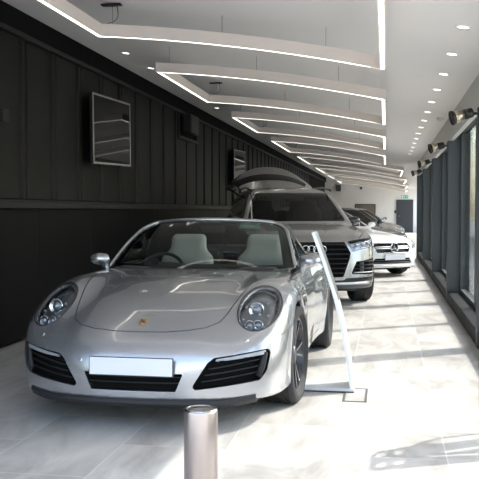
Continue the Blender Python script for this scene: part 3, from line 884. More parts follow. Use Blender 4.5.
def mirror(parent, side, x, y, z, mt, s=1.0, lean=0.0):
    """door mirror: painted shell with a rounded front, mirror glass at the back, short stalk"""
    def F(X, Y, Z):
        f = ell(X, Y, Z, (x, y, z), (.125 * s, .085 * s, .078 * s))
        f = smax(f, Y - (y + .035 * s), .015)
        st_ = ell(X, Y, Z + .6 * (np.abs(X) - abs(x)) * 0, (x - side * .10 * s, y, z - .085 * s), (.035 * s, .03 * s, .10 * s))
        return smin(f, st_, .03)
    o = blob('door_mirror', F, (x - .2 * s, y - .12 * s, z - .22 * s), (x + .2 * s, y + .12 * s, z + .12 * s), .011 * s, mt, parent)
    MB().lathe([(.0001, 0), (.97, 0), (1, -.04)], 32, 'y').build('mirror_glass', M['chrome'], o, smooth=True)
    g = o.children[0]; g.scale = (.10 * s, .10 * s, .058 * s); g.location = (x, y + .038 * s, z)
    return o

def plate(parent, y, z, w=.52, h=.11, th=.012, tilt=0, name='number_plate'):
    o = MB().box(-w / 2, w / 2, -th, 0, -h / 2, h / 2, .003).build(name, M['plate_edge'], parent)
    o.location = (0, y, z); o.rotation_euler = (math.radians(tilt), 0, 0)
    MB().box(-w / 2 + .006, w / 2 - .006, -th - .002, -th, -h / 2 + .005, h / 2 - .005).build('plate_face', M['plate'], o)
    return o
# ------------------------------------------------------------------ silver convertible
def convertible():
    root = empty('convertible_car', (-1.480, 5.85, 0), math.radians(-0.6))
    tag(root, 'silver convertible sports car with round headlights and blank white plate, nearest car', 'car')
    Zc = pchip([-1.02, -.95, -.90, -.83, -.75, -.6, -.4, -.2, 0, .3, .55, .8, 1.2, 1.9, 2.3, 2.8, 3.2, 3.5],
               [.40, .50, .548, .600, .642, .699, .757, .80,   .835, .866, .882, .885, .880, .93, .95, .90, .78, .60])
    Cr = pchip([-1.0, -.85, -.72, -.6, -.48, -.35, -.2, 0, .3, .6, .9, 1.4, 2.0, 2.6, 3.1, 3.5],
               [.42, .52, .605, .68, .752, .812, .846, .862, .868, .870, .868, .872, .93, .93, .80, .55])
    plan = pchip([0, .2, .4, .55, .66, .75, .82, .875, .92], [-.985, -.976, -.946, -.900, -.842, -.770, -.685, -.56, -.25])
    prof = pchip([.08, .14, .2, .26, .34, .42, .50, .56, .62, .70, .82], [.07, .03, .008, .0, -.004, 0, .016, .045, .105, .24, .50])
    Wd = pchip([-1, -.9, -.6, -.3, 0, .4, .8, 1.3, 1.8, 2.2, 2.6, 3.0, 3.5], [.86, .87, .898, .910, .914, .893, .876, .874, .893, .925, .928, .89, .76])
    tuck = pchip([.1, .16, .3, .45, .6, .72, .82, .92, 1.0], [-.05, -.03, -.012, 0, 0, -.020, -.060, -.14, -.30])
    rear = pchip([0, .3, .6, .8, .93], [3.52, 3.49, 3.38, 3.2, 2.9])
    def F(x, y, z):
        ax = np.abs(x)
        base = Zc(y) - .055 * ax**2
        crest = Cr(y) - (Zc(y) - .055 * .68**2)
        zt = base + crest * np.exp(-((ax - .70) / .185)**2) - .012 * np.exp(-((ax - .50) / .10)**2) * np.clip((1.0 - y), 0, 1)
        ft = (z - zt) * .88
        dpl = (plan(ax + .01) - plan(ax - .01)) / .02; dpr = (prof(z + .01) - prof(z - .01)) / .02
        ff = (plan(ax) + prof(z) - y) / np.sqrt(1 + dpl**2 + dpr**2)
        fs = ax - Wd(y) - tuck(z)
        f = smax(ff, fs, .10)
        f = smax(f, ft, .10)
        f = smax(f, (y - rear(ax)) * .8, .15)
        f = smax(f, .185 - z, .03)
        return f
    V, T = surface(F, (-1.0, -1.06, .13), (1.0, 3.6, 1.05), .017)
    arch = lambda P: np.where(P[:, 1] < 1.2, np.hypot(P[:, 1], P[:, 2] - .335) - .372, np.hypot(P[:, 1] - 2.45, P[:, 2] - .335) - .378)
    AX = lambda P: np.abs(P[:, 0])
    # --- cut lines, all as signed fields of position
    hood_poly = [(-.0, -.836), (.20, -.823), (.345, -.775), (.435, -.69), (.485, -.55), (.52, -.30), (.565, .1), (.625, .60), (-.02, .60)]
    def hood(P): return rpoly(AX(P), P[:, 1], [(-.6, -.836), (0, -.840), (.16, -.834), (.30, -.810), (.40, -.768), (.47, -.69), (.503, -.58), (.528, -.45), (.556, -.30), (.605, 0), (.645, .25), (.69, .60), (-.6, .60)], .06) + np.where(P[:, 2] < .45, 1, 0)
    def lamp(P):
        x = AX(P) - .693 + .06 * (P[:, 2] - .69); z = P[:, 2] - .708
        return np.where(P[:, 1] < .1, (np.sqrt((x / .132)**2 + (z / .118)**2) - 1) * .125, 1.0)
    side_poly = [(.345, .258), (.450, .425), (.485, .452), (.786, .490), (.798, .462), (.780, .36), (.742, .305)]
    def intake(P): return np.where(P[:, 1] < -.2, rpoly(AX(P), P[:, 2], side_poly, .02), 1.0)
    mid_poly = [(-.308, .360), (.308, .360), (.262, .252), (-.262, .252)]
    def mid(P): return np.where(P[:, 1] < -.5, rpoly(P[:, 0], P[:, 2], mid_poly, .008), 1.0)
    drl_poly = [(.462, .418), (.500, .438), (.776, .495), (.780, .474), (.520, .418)]
    cab = lambda P: np.where(P[:, 2] > .78, rpoly(P[:, 0], P[:, 1], [(-.68, .60), (.68, .60), (.70, .9), (.69, 1.9), (.55, 2.12), (-.55, 2.12), (-.69, 1.9), (-.70, .9)], .06), 1.0)
    bump = lambda P: np.where((P[:, 1] < .2) & (P[:, 1] > -.62) & (AX(P) > .70), np.abs(P[:, 2] - .585 - .10 * (P[:, 1] + .3)) - .0025, 1.0)
    door = lambda P: np.where((AX(P) > .6) & (P[:, 2] > .25), np.abs(rpoly(P[:, 1], P[:, 2], [(.62, .27), (.58, .6), (.62, 1.2), (1.86, 1.2), (1.92, .6), (1.75, .27)], .06)) - .003, 1.0)
    for it in range(3):
        w = .017 / 2**it
        def flag(P):
            fr = P[:, 1] < .75
            return (fr & ((np.abs(hood(P)) < w) | (np.abs(lamp(P)) < w) | (np.abs(intake(P)) < w) | (np.abs(mid(P)) < w) | (np.abs(bump(P)) < w) & (it < 2))) \
                | ((np.abs(arch(P)) < w) & (it < 2)) | ((np.abs(door(P)) < w) & (it < 2)) | ((np.abs(cab(P)) < w) & (it < 1))
        V, T = refine(V, T, flag, F)
    V, T = clip(V, T, lambda P: -arch(P))
    V, T = clip(V, T, lambda P: -cab(P))
    (lv, lt), (V, T) = split(V, T, lamp)
    (iv, itr), (V, T) = split(V, T, intake)
    (mv, mt_), (V, T) = split(V, T, mid)
    groove = lambda P: np.minimum(np.minimum(np.abs(hood(P)) - .0032, bump(P)), door(P))
    (gv, gt), (V, T) = split(V, T, groove)
    (hv, ht), (V, T) = split(V, T, hood)
    (dv, dt), (V, T) = split(V, T, lambda P: np.where(AX(P) > .6, rpoly(P[:, 1], P[:, 2], [(.62, .27), (.58, .6), (.62, 1.2), (1.86, 1.2), (1.92, .6), (1.75, .27)], .06), 1.0))
    body = sheet('body', V, T, F, M['silver'], root, rim=.016)
    sheet('panel_gap', gv, gt, F, M['black'], body, off=-.010)
    hd = sheet('bonnet', hv, ht, F, M['silver'], root, rim=.008)
    for sgn in (1, -1):
        a, b = clip(dv, dt, lambda P: -sgn * P[:, 0])
        dr = sheet('door', a, b, F, M['silver'], root, rim=.008)
        MB().tube([(sgn * .885, 1.45, .735), (sgn * .91, 1.48, .74), (sgn * .912, 1.60, .742), (sgn * .89, 1.64, .74)], .012, 8).build('door_handle', M['silver'], dr, smooth=True)
    # --- headlights
    for sgn in (1, -1):
        a, b = clip(lv, lt, lambda P: -sgn * P[:, 0])
        q = lambda P: lamp(P)
        N = normals_of(F, a)
        hl = sheet('headlight', a, b, F, M['bucket'], root, off=-.045)                 # dark housing floor
        tag(hl, 'round headlight with dark housing')
        # domed clear cover, slightly proud of the wing
        dome = a + N * (.004 + .010 * np.clip(-lamp(a) / .13, 0, 1)[:, None]**.6)
        make('lens_cover', dome, b, M['lens'], hl, normals=N)
        # seal ring
        L = max(boundary_loops(b), key=len); pts = a[L] + N[L] * .001
        MB().tube(pts[::2], .0032, 6, closed=True).build('lamp_seal', M['black'], hl, smooth=True)
        MB().tube(a[L][::2] - N[L][::2] * .018, .017, 8, closed=True).build('lamp_bezel', M['bucket'], hl, smooth=True)
        # inner optics
        c0 = a.mean(0); n0 = N.mean(0); n0 /= np.linalg.norm(n0)
        fwd = Vector((sgn * .10, -1, .12)).normalized()
        def place(o, dx, dz, dep):
            i = np.argmin((np.abs(a[:, 0]) - (.690 + dx))**2 + (a[:, 2] - (.690 + dz))**2)
            o.location = Vector(a[i] - N[i] * dep)
            o.rotation_euler = fwd.to_track_quat('Y', 'Z').to_euler()
        # (rotation puts local +y along the beam)
        o = MB().lathe([(.030, .0), (.030, .012), (.046, .020), (.050, .016), (.044, .0)], 32, 'y', close=True).build('projector_ring', M['reflector'], hl, smooth=True, auto=.6); place(o, -.008, .028, .030)
        o = MB().lathe([(.030, .006), (.027, .016), (.016, .023), (.0001, .026)], 24, 'y').build('projector_lens', M['bulb'], hl, smooth=True); place(o, -.008, .028, .030)
        for k, (dx, dz) in enumerate(((-.035, -.052), (.022, -.056))):
            o = MB().lathe([(.020, .0), (.030, .014), (.033, .012), (.026, -.006)], 24, 'y', close=True).build('beam_ring', M['reflector'], hl, smooth=True, auto=.6); place(o, dx, dz, .028)
            o = MB().lathe([(.022, .004), (.012, .012), (.0001, .014)], 20, 'y').build('beam_lens', M['bulb'], hl, smooth=True); place(o, dx, dz, .028)
        for dx, dz in ((-.075, .035), (.055, .05), (-.078, -.03), (.07, -.01)):
            o = MB().lathe([(.009, 0), (.007, .006), (.0001, .008)], 14, 'y').build('light_dot', M['lampled'], hl, smooth=True); place(o, dx, dz, .020)
        MB().lathe([(.016, 0), (.012, .004), (.0001, .005)], 16, 'y').build('washer_cap', M['silver'], hl, smooth=True)
        w = hl.children[-1]
        i = np.argmin((V[:, 0] - sgn * .655)**2 + (V[:, 2] - .540)**2 + np.where(V[:, 1] > -.3, 9, 0)); nn = normals_of(F, V[i:i + 1])[0]
        w.location = V[i] - nn * .001; w.rotation_euler = Vector(nn).to_track_quat('Y', 'Z').to_euler()
    # --- front intakes
    def pick(x, z):
        """point and outward normal on the nose at (x, z)"""
        p = np.array([[x, -.9, z]]); 
        for _ in range(60):
            f = F(p[:, 0], p[:, 1], p[:, 2]); p[:, 1] += np.clip(f, -.05, .05) * .9
        return p[0], normals_of(F, p)[0]
    for sgn in (1, -1):
        a, b = clip(iv, itr, lambda P: -sgn * P[:, 0])
        N = normals_of(F, a)
        g = sheet('side_intake', a, b, F, M['void'], root, off=-.055)
        L = max(boundary_loops(b), key=len); m = len(L); A = a[L]; NN = N[L]
        # black return walls of the opening
        W = np.concatenate([A, A - NN * .056]); idx = np.arange(m); j = (idx + 1) % m
        make('intake_wall', W, np.concatenate([np.stack([idx, j, m + j], 1), np.stack([idx, m + j, m + idx], 1)]), M['void'], g)
        for zc_, x0, x1 in ((.305, .415, .735), (.346, .435, .765), (.386, .46, .775)):
            pts = []; 
            for k in range(13):
                x = x0 + (x1 - x0) * k / 12
                p, n = pick(sgn * x, zc_ + .045 * (k / 12)); pts.append(tuple(p - n * .030))
            MB().tube(pts, .0075, 6, flat=(.6, 1.6)).build('slat', M['slat'], g, smooth=True)
        # outer vertical blade with the sensor
        pts = [tuple(pick(sgn * x, z)[0] - pick(sgn * x, z)[1] * .012) for x, z in ((.772, .470), (.768, .43), (.757, .38), (.738, .325))]
        MB().tube(pts, .020, 8, flat=(1, .6)).build('intake_blade', M['slat'], g, smooth=True)
        # daylight strip
        def strip(P): return np.where(P[:, 1] < -.2, rpoly(AX(P), P[:, 2], [(.486, .430), (.502, .446), (.774, .482), (.778, .458), (.54, .434)], .006), 1.0)
        d = sheet('running_light', *clip(a, b, strip), F, M['lampled'], g, off=-.004, rim=.02)
    a, b = mv, mt_
    g = sheet('centre_intake', a, b, F, M['void'], root, off=-.05)
    N = normals_of(F, a); L = max(boundary_loops(b), key=len); m = len(L); A = a[L]; NN = N[L]
    W = np.concatenate([A, A - NN * .05]); idx = np.arange(m); j = (idx + 1) % m
    make('intake_wall', W, np.concatenate([np.stack([idx, j, m + j], 1), np.stack([idx, m + j, m + idx], 1)]), M['black'], g)
    for zz, hw in ((.300, .285), (.336, .302)):
        MB().tube([tuple(pick(x, zz)[0] + np.array([0, .024, 0])) for x in np.linspace(-hw, hw, 15)], .008, 6, flat=(.6, 1.6)).build('slat', M['slat'], g, smooth=True)
    # --- front lip
    pts = []; xs = np.linspace(-.72, .72, 41); V_ = []
    for x in xs:
        yp = float(plan(abs(x)))
        rise = .02 * max(0, (abs(x) - .5) / .22)**1.5
        prf = [(-.004 + .012, .215), (-.028, .198), (-.030, .178), (.0, .150), (.10, .150), (.10, .215)]
        for dy, z in prf: V_.append((x, yp + dy + .018, z + rise))
    n = 6
    Fq = [(i * n + q, i * n + (q + 1) % n, (i + 1) * n + (q + 1) % n, (i + 1) * n + q) for i in range(40) for q in range(n)] + [tuple(range(n))[::-1], tuple(40 * n + q for q in range(n))]
    lip = MB().add(V_, Fq).build('front_lip', M['lip'], root, smooth=True, auto=.6)
    # --- number plate, sensors, crest
    pl = plate(root, -1.0, .402, .522, .112, tilt=-2)
    for x, z in ((.335, .425), (-.335, .425), (.60, .475), (-.60, .475)):
        p, n = pick(x, z)
        o = MB().lathe([(.0115, -.002), (.0115, .0015), (.010, .002), (.0001, .002)], 18, 'y').build('parking_sensor', M['silver'], body, smooth=True, auto=.6)
        o.location = p; o.rotation_euler = Vector(n).to_track_quat('Y', 'Z').to_euler()
    yb = -.755; zb = float(F and (Zc(yb))); tl = math.atan(float((Zc(yb + .02) - Zc(yb - .02)) / .04))
    V1 = [(-.024, 0), (-.026, .030), (0, .036), (.026, .030), (.024, 0), (.014, -.026), (0, -.036), (-.014, -.026)]
    c = MB().prism(V1, lambda a, b, t: (a, b, t), .0035).build('bonnet_crest', M['gold'], hd)
    c.location = (0, yb, zb - .0035); c.rotation_euler = (tl, 0, 0)
    q = MB()
    for sx, sy in ((1, 1), (-1, -1)):
        for k in range(2):
            x0 = sx * (.006 + .008 * k); y0 = .004 if sy > 0 else -.020
            q.box(min(x0, x0 + sx * .005), max(x0, x0 + sx * .005), y0, y0 + .020, .0034, .0045)
    q.build('crest_bars', M['red'], c)
    q = MB()
    q.box(-.020, -.004, .006, .024, .0034, .0042).box(.004, .018, -.018, -.002, .0034, .0042).box(-.008, .008, -.008, .010, .0042, .005)
    q.build('crest_field', M['gloss'], c)
    # --- underside and wheel wells
    u = MB().box(-.58, .58, -.80, 3.2, .14, .42)
    for yy, r in ((0, .378), (2.45, .384)):
        for sgn in (1, -1): arch_liner(u, sgn * .55, sgn * .875, yy, .335, r)
    u.build('underbody', M['black'], root)
    # --- wheels
    for sgn in (1, -1):
        wheel(root, sgn * .785, 0, sgn, .335, .245, .252, 5, 'twin').rotation_euler.z += math.radians(-4)
        wheel(root, sgn * .785, 2.45, sgn, .340, .295, .252, 5, 'twin')
    # --- windscreen
    def ws(s, t, o=0.0):
        """s -1..1 across, t 0..1 up"""
        xb, xt = .765, .600
        hw = xb + (xt - xb) * t
        x = s * hw
        yb_ = .52 + .34 * (x / xb)**2 * 1.0; yt_ = 1.30 + .16 * (x / xt)**2
        zb_ = .868 + .014 * abs(x / xb)**2; zt_ = 1.252 - .035 * (x / xt)**2
        y = yb_ + (yt_ - yb_) * t; z = zb_ + (zt_ - zb_) * t + .035 * math.sin(PI * t)
        return (x, y - o * .75, z + o * .66)
    def outline(t):   # half width factor with rounded upper corners
        return 1.0 - .16 * max(0, (t - .72) / .28)**2.6
    g = MB().grid(lambda u, v: ws((2 * u - 1) * outline(v), v), 36, 24).build('windscreen', M['windscreen'], root, smooth=True)
    path = [ws(-outline(t), t, .004) for t in np.linspace(-.03, 1, 26)] + [ws(s * outline(1), 1, .004) for s in np.linspace(-1, 1, 25)[1:-1]] + [ws(outline(t), t, .004) for t in np.linspace(1, -.03, 26)]
    MB().tube(path, .0135, 10, flat=(1, 1.25)).build('windscreen_frame', M['silver'], root, smooth=True)
    # black band printed round the edge of the glass
    fr = MB()
    def band(fa, fb, n):
        V = [];
        for i in range(n + 1): V += [fa(i / n), fb(i / n)]
        fr.add(V, [(2 * i, 2 * i + 1, 2 * i + 3, 2 * i + 2) for i in range(n)])
    for sg in (-1, 1):
        band(lambda q: ws(sg * outline(q), q, -.004), lambda q: ws(sg * (outline(q) - .11), q, -.004), 24)
    band(lambda q: ws((2 * q - 1) * .9, .97, -.004), lambda q: ws((2 * q - 1) * .9, .925, -.004), 24)
    band(lambda q: ws((2 * q - 1), .0, -.004), lambda q: ws((2 * q - 1), .06, -.004), 24)
    fr.build('glass_border', M['gloss'], g, fixn=False)
    # wipers scuttle
    MB().grid(lambda u, v: ((2 * u - 1) * .70, .50 + .36 * (2 * u - 1)**2 * .9 - .02 + .10 * v, .850 + .012 * v + .02 * (2 * u - 1)**2), 24, 2).build('scuttle', M['black'], root)
    # sticker and inner mirror
    p = [ws(s, t, -.012) for s, t in ((.40, .80), (.66, .80), (.66, .90), (.40, .90))]
    MB().add(p, [(0, 1, 2, 3)]).build('green_tag', M['sticker'], g, fixn=False)
    p = [ws(s, t, -.006) for s, t in ((.46, .84), (.60, .84), (.60, .875), (.46, .875))]
    MB().add(p, [(0, 1, 2, 3)]).build('tag_print', M['stickw'], g, fixn=False)
    MB().box(-.11, .11, -.015, .015, -.033, .033, .010).build('interior_mirror', M['black'], root, loc=(0, 1.30, 1.165))
    # --- cabin
    blob('dashboard', lambda X, Y, Z: smin(rbox(X, Y, Z, (0, .80, .78), (.66, .22, .11), .06), ell(X, Y, Z, (-.36, .93, .84), (.20, .10, .06)), .05), (-.75, .5, .6), (.75, 1.15, 1.0), .03, M['darkleather'], root)
    steering(root, -.38, 1.08, .80)
    for sx in (-.36, .36): seat(root, sx, 1.72, M['cream'], zb=.33)
    for sx in (-.33, .33): blob('rear_seat', lambda X, Y, Z: rbox(X, Y - .15 * (Z - .7), Z, (sx, 2.08, .74), (.26, .07, .22), .06), (sx - .35, 1.9, .45), (sx + .35, 2.3, 1.0), .035, M['darkleather'], root)
    MB().box(-.80, .80, .65, 2.2, .42, .46).build('cabin_floor', M['black'], root)
    blob('roof_cover', lambda X, Y, Z: rbox(X, Y, Z + .05 * X**2, (0, 2.30, .95), (.60, .18, .045), .04), (-.7, 2.0, .85), (.7, 2.6, 1.05), .03, M['darkleather'], root)
    # --- side windows, raised
    for sgn in (1, -1):
        def sw(u, v, o=0):
            y0 = .95 + .50 * v; y1 = 1.90 - .16 * v
            y = y0 + (y1 - y0) * u
            x = .785 - .155 * v**1.15 - .05 * v * (1 - u)**2
            top = 1.225 - .03 * u - .04 * u * u
            z = .868 + (top - .868) * v
            return (sgn * (x + o), y, z)
        sg_ = MB().grid(lambda u, v: sw(u, v), 16, 10).build('side_window', M['windscreen'], root, smooth=True)
        MB().tube([sw(u, 0, .003) for u in np.linspace(0, 1, 12)], .010, 6).build('window_seal', M['black'], sg_, smooth=True)
        MB().tube([sw(.17, v, .001) for v in np.linspace(0, .93, 8)], .009, 6).build('window_post', M['black'], sg_, smooth=True)
        mirror(root, sgn, .895 if sgn > 0 else -.820, .74, .940, M['silver'], .62)
        MB().tube([(sgn * .75, .77, .85), (sgn * .785, .76, .87), (sgn * .80, .745, .892)], .018, 8).build('mirror_foot', M['black'], root, smooth=True)
    return root
convertible()
# ------------------------------------------------------------------ silver estate SUV with its tailgate up
def suv():
    YAW = math.radians(-14.5)   # nose turned towards the windows
    root = empty('suv_car', (-1.195, 12.50, 0), -YAW)
    tag(root, 'silver SUV with raised tailgate and four ring emblem, behind the convertible', 'car')
    Zc = pchip([-1.0, -.93, -.88, -.80, -.6, -.3, 0, .4, .7, 1.2, 4.2], [.78, .865, .915, .955, 1.01, 1.06, 1.095, 1.135, 1.155, 1.16, 1.10])
    plan = pchip([0, .3, .5, .68, .80, .88, .94, .98], [-.935, -.925, -.895, -.84, -.76, -.66, -.50, -.2])
    prof = pchip([.2, .28, .36, .5, .7, .82, .90, .97], [.09, .03, .0, .0, .015, .04, .08, .16])
    Wd = pchip([-1, -.7, -.3, 0, .6, 1.5, 2.6, 3.0, 3.6, 4.1], [.90, .935, .968, .982, .966, .962, .972, .982, .955, .90])
    tuck = pchip([.2, .3, .55, .8, 1.0, 1.12, 1.25], [-.07, -.03, 0, -.004, -.03, -.075, -.14])
    Zr = pchip([.3, 1.2, 1.6, 2.0, 2.6, 3.3, 4.0, 4.2], [1.50, 1.60, 1.665, 1.705, 1.735, 1.72, 1.66, 1.62])
    Wg = pchip([1.0, 1.15, 1.35, 1.5, 1.62, 1.72, 1.8], [.90, .875, .80, .74, .68, .62, .55])
    def wsf(x, y, z):   # windscreen plane, bowed in plan
        return ((z - 1.13) - .535 * (y - .44 - .30 * x**2)) * .87
    def low(x, y, z):
        ax = np.abs(x)
        zt = Zc(y) - .07 * ax**2 + .022 * np.exp(-((ax - .62) / .10)**2) * np.clip(1 - y, 0, 1)
        dpl = (plan(ax + .01) - plan(ax - .01)) / .02; dpr = (prof(z + .01) - prof(z - .01)) / .02
        ff = (plan(ax) + prof(z) - y) / np.sqrt(1 + dpl**2 + dpr**2)
        f = smax(ff, ax - Wd(y) - tuck(z), .09)
        f = smax(f, (z - zt) * .95, .07)
        f = smax(f, y - 4.08 + .12 * ax**2, .12)
        return smax(f, .245 - z, .04)
    def top(x, y, z):
        ax = np.abs(x)
        f = smax(ax - Wg(z), z - Zr(y) + .07 * ax**2, .10)
        f = smax(f, wsf(x, y, z), .06)
        f = smax(f, (y - 4.05 + .55 * (z - 1.2)) * .87, .10)
        return smax(f, 1.0 - z, .02)
    def F(x, y, z): return smin(low(x, y, z), top(x, y, z), .03)
    V, T = surface(F, (-1.05, -1.0, .19), (1.05, 4.16, 1.80), .024)
    AX = lambda P: np.abs(P[:, 0])
    front = lambda P: (P[:, 1] < -.15)
    arch = lambda P: np.minimum(np.hypot(P[:, 1], P[:, 2] - .39), np.hypot(P[:, 1] - 2.995, P[:, 2] - .39)) - .43
    grille_p = [(.435, .895), (.515, .745), (.505, .68), (.405, .415), (-.405, .415), (-.505, .68), (-.515, .745), (-.435, .895)]
    grille = lambda P: np.where(front(P), rpoly(P[:, 0], P[:, 2], grille_p, .02), 1.0)
    gframe = lambda P: grille(P) - .045
    lamp = lambda P: np.where(P[:, 1] < -.1, rpoly(AX(P), P[:, 2], [(.475, .895), (.545, .76), (.70, .795), (.90, .815), (.93, .87), (.90, .950), (.72, .945)], .012), 1.0)
    low_p = [(.60, .625), (.90, .665), (.915, .44), (.545, .455), (.53, .475)]
    intake = lambda P: np.where(front(P), rpoly(AX(P), P[:, 2], low_p, .012), 1.0)
    clad = lambda P: P[:, 2] - .315 - .02 * AX(P)
    slot = lambda P: np.where(front(P), rpoly(AX(P), P[:, 2], [(-.3, .40), (.50, .40), (.90, .41), (.90, .37), (.55, .345), (-.3, .345)], .008), 1.0)
    hood = lambda P: np.where((P[:, 1] < .75) & (P[:, 2] > .84), np.abs(rpoly(AX(P), P[:, 1], [(-.9, -.86), (.40, -.85), (.66, -.74), (.80, -.4), (.83, .7), (-.9, .7)], .06)) - .004, 1.0)
    wsg = lambda P: np.where((P[:, 1] < 1.75) & (np.abs(wsf(P[:, 0], P[:, 1], P[:, 2])) < .03), rpoly(AX(P), P[:, 2], [(-.9, 1.165), (.775, 1.165), (.60, 1.615), (-.9, 1.615)], .03), 1.0)
    side = lambda P: np.where(wsf(P[:, 0], P[:, 1], P[:, 2]) < -.05, rpoly(P[:, 1], P[:, 2], [(.86, 1.165), (1.62, 1.56), (2.6, 1.60), (3.3, 1.55), (3.62, 1.22), (3.5, 1.165)], .03), 1.0) + np.where(AX(P) < .58, 1, 0)
    pillar = lambda P: np.where(side(P) < 0, np.minimum(np.abs(P[:, 1] - 1.62 - .12 * (1.5 - P[:, 2])) - .035, np.abs(P[:, 1] - 2.72) - .03), 1.0)
    hatch = lambda P: np.where(P[:, 1] > 3.55, rpoly(P[:, 0], P[:, 2], [(-.72, .72), (.72, .72), (.76, 1.1), (.58, 1.66), (-.58, 1.66), (-.76, 1.1)], .05), 1.0) + np.where(P[:, 1] < 3.62, 1, 0)
    doors = lambda P: np.where((AX(P) > .6) & (P[:, 2] > .4) & (P[:, 2] < 1.16), np.minimum(np.abs(P[:, 1] - .80), np.abs(P[:, 1] - 1.72)) - .003, 1.0)
    for it in range(2):
        w = .024 / 2**it
        def flag(P):
            r = np.abs(arch(P)) < w
            for g in (grille, lamp, intake, slot, wsg, side, gframe): r |= np.abs(g(P)) < w
            return r | (np.abs(hood(P)) < w) | ((np.abs(clad(P)) < w) & (P[:, 1] < .2))
        V, T = refine(V, T, flag, F)
    V, T = clip(V, T, lambda P: -arch(P)); V, T = clip(V, T, lambda P: -hatch(P))
    def take(g):
        nonlocal V, T
        a, (V, T) = split(V, T, g)
        return a
    w_ = take(wsg); s_ = take(side); l_ = take(lamp); g_ = take(grille); f_ = take(gframe); i_ = take(intake); sl = take(slot)
    ho = take(lambda P: np.minimum(hood(P), doors(P))); c_ = take(clad)
    body = sheet('body', V, T, F, M['silver2'], root, rim=.015)
    sheet('panel_gap', *ho, F, M['black'], body, off=-.01)
    sheet('sill_cladding', *c_, F, M['grey'], root, rim=.01)
    wsn = sheet('windscreen', *w_, F, M['dglass'], root)
    sheet('frame_surround', *f_, F, M['silver2'], root, rim=.03, off=.003)
    for sgn in (1, -1):
        h = lambda P: -sgn * P[:, 0]
        a, b = clip(*s_, h); sw = sheet('side_window', *clip(a, b, lambda P: -pillar(P)), F, M['dglass'], root)
        sheet('door_pillar', *clip(a, b, pillar), F, M['gloss'], sw)
        a, b = clip(*l_, h); N = normals_of(F, a)
        hl = sheet('headlight', a, b, F, M['bucket2'], root, off=-.05)
        make('lens_cover', a + N * .004, b, M['lens'], hl, normals=N)
        for q, (x, z, r) in enumerate(((.62, .852, .030), (.72, .865, .034), (.82, .872, .034))):
            o = MB().lathe([(r * .7, .0), (r * .7, .012), (r, .022), (r * 1.06, .016), (r * .9, -.004)], 24, 'y', close=True).build('beam_ring', M['reflector'], hl, smooth=True, auto=.6)
            i = np.argmin((np.abs(a[:, 0]) - x)**2 + (a[:, 2] - z)**2); o.location = a[i] - N[i] * .034; o.rotation_euler = (0, 0, PI)
            o = MB().lathe([(r * .7, .002), (r * .5, .012), (.0001, .016)], 18, 'y').build('beam_lens', M['bulb'], hl, smooth=True); o.location = a[i] - N[i] * .036; o.rotation_euler = (0, 0, PI)
        pts = []
        for x, z in ((.50, .885), (.556, .775), (.70, .808), (.88, .828)):
            i = np.argmin((np.abs(a[:, 0]) - x)**2 + (a[:, 2] - z)**2); pts.append(tuple(a[i] - N[i] * .008))
        MB().tube(pts, .009, 6).build('running_light', M['lampled'], hl, smooth=True)
        a, b = clip(*i_, h); N = normals_of(F, a)
        g = sheet('side_intake', a, b, F, M['void'], root, off=-.05)
        for z in (.475, .525, .575, .625):
            pts = []
            for x in np.linspace(.56 + (z - .47) * .3, .905, 9):
                i = np.argmin((np.abs(a[:, 0]) - x)**2 + (a[:, 2] - z)**2); pts.append((sgn * x, a[i][1] + .010, z))
            MB().tube(pts, .011, 6, flat=(.7, 1.3)).build('slat', M['satin'] if z == .475 else M['slat'], g, smooth=True)
        MB().tube([(sgn * .765, -.66, z) for z in ()] or [(sgn * .69, -.80, .47), (sgn * .69, -.79, .64)], .03, 6, flat=(1, .3)).build('intake_blade', M['grey'], g)
        MB().tube([(sgn * .655, 1.35, 1.655), (sgn * .66, 1.5, 1.675), (sgn * .66, 2.2, 1.722), (sgn * .655, 3.2, 1.722), (sgn * .64, 3.7, 1.69), (sgn * .635, 3.8, 1.66)], .016, 8).build('roof_rail', M['gloss'], root, smooth=True)
        mirror(root, sgn, sgn * .955, .95, 1.17, M['gloss'], .85)
        MB().tube([(sgn * .88, .92, 1.10), (sgn * .95, .92, 1.12)], .03, 8).build('mirror_foot', M['black'], root, smooth=True)
    a, b = sl; sheet('lower_slot', a, b, F, M['black'], root, off=-.03)
    MB().tube([(x, float(plan(abs(x))) + .005, .325) for x in np.linspace(-.80, .80, 25)], .016, 8, flat=(1.2, .8)).build('skid_strip', M['satin'], root, smooth=True)
    a, b = g_; N = normals_of(F, a)
    gr = sheet('grille', a, b, F, M['void'], root, off=-.06)
    for z in np.linspace(.47, .86, 7):
        hw = float(np.interp(z, [.415, .68, .745, .895], [.405, .505, .515, .435])) - .015
        MB().tube([(x, float(plan(abs(x)) + prof(z)) + .012, z) for x in np.linspace(-hw, hw, 15)], .011, 6, flat=(.7, 1.2)).build('slat', M['slat'], gr, smooth=True)
    em = MB()
    for k in range(4):
        cx = -.1155 + .077 * k
        em.tube([(cx + .049 * math.cos(q * PI / 14), 0, .049 * math.sin(q * PI / 14)) for q in range(28)], .0065, 6, closed=True)
    o = em.build('ring_emblem', M['chrome'], gr, smooth=True); o.location = (0, -.925, .80)
    # tailgate, swung up on its roof hinge
    A, B = np.array([0, 3.82, 1.68]), np.array([0, 4.62, 2.09])
    def tg(s, t, o=0):
        hw = .62 + .24 * min(1, t * 1.5)**.8
        if t > .8: hw *= 1 - .10 * ((t - .8) / .2)**2
        bow = .05 * s * s + .28 * abs(s)**2.4 * t
        y = A[1] + (B[1] - A[1]) * t; z = A[2] + (B[2] - A[2]) * t + .07 * math.sin(PI * min(1, t)) + .11 * max(0, (t - .74) / .26)**1.3
        return (s * hw, y - .2 * bow + .43 * -o, z - bow + .9 * o)
    tgp = MB()
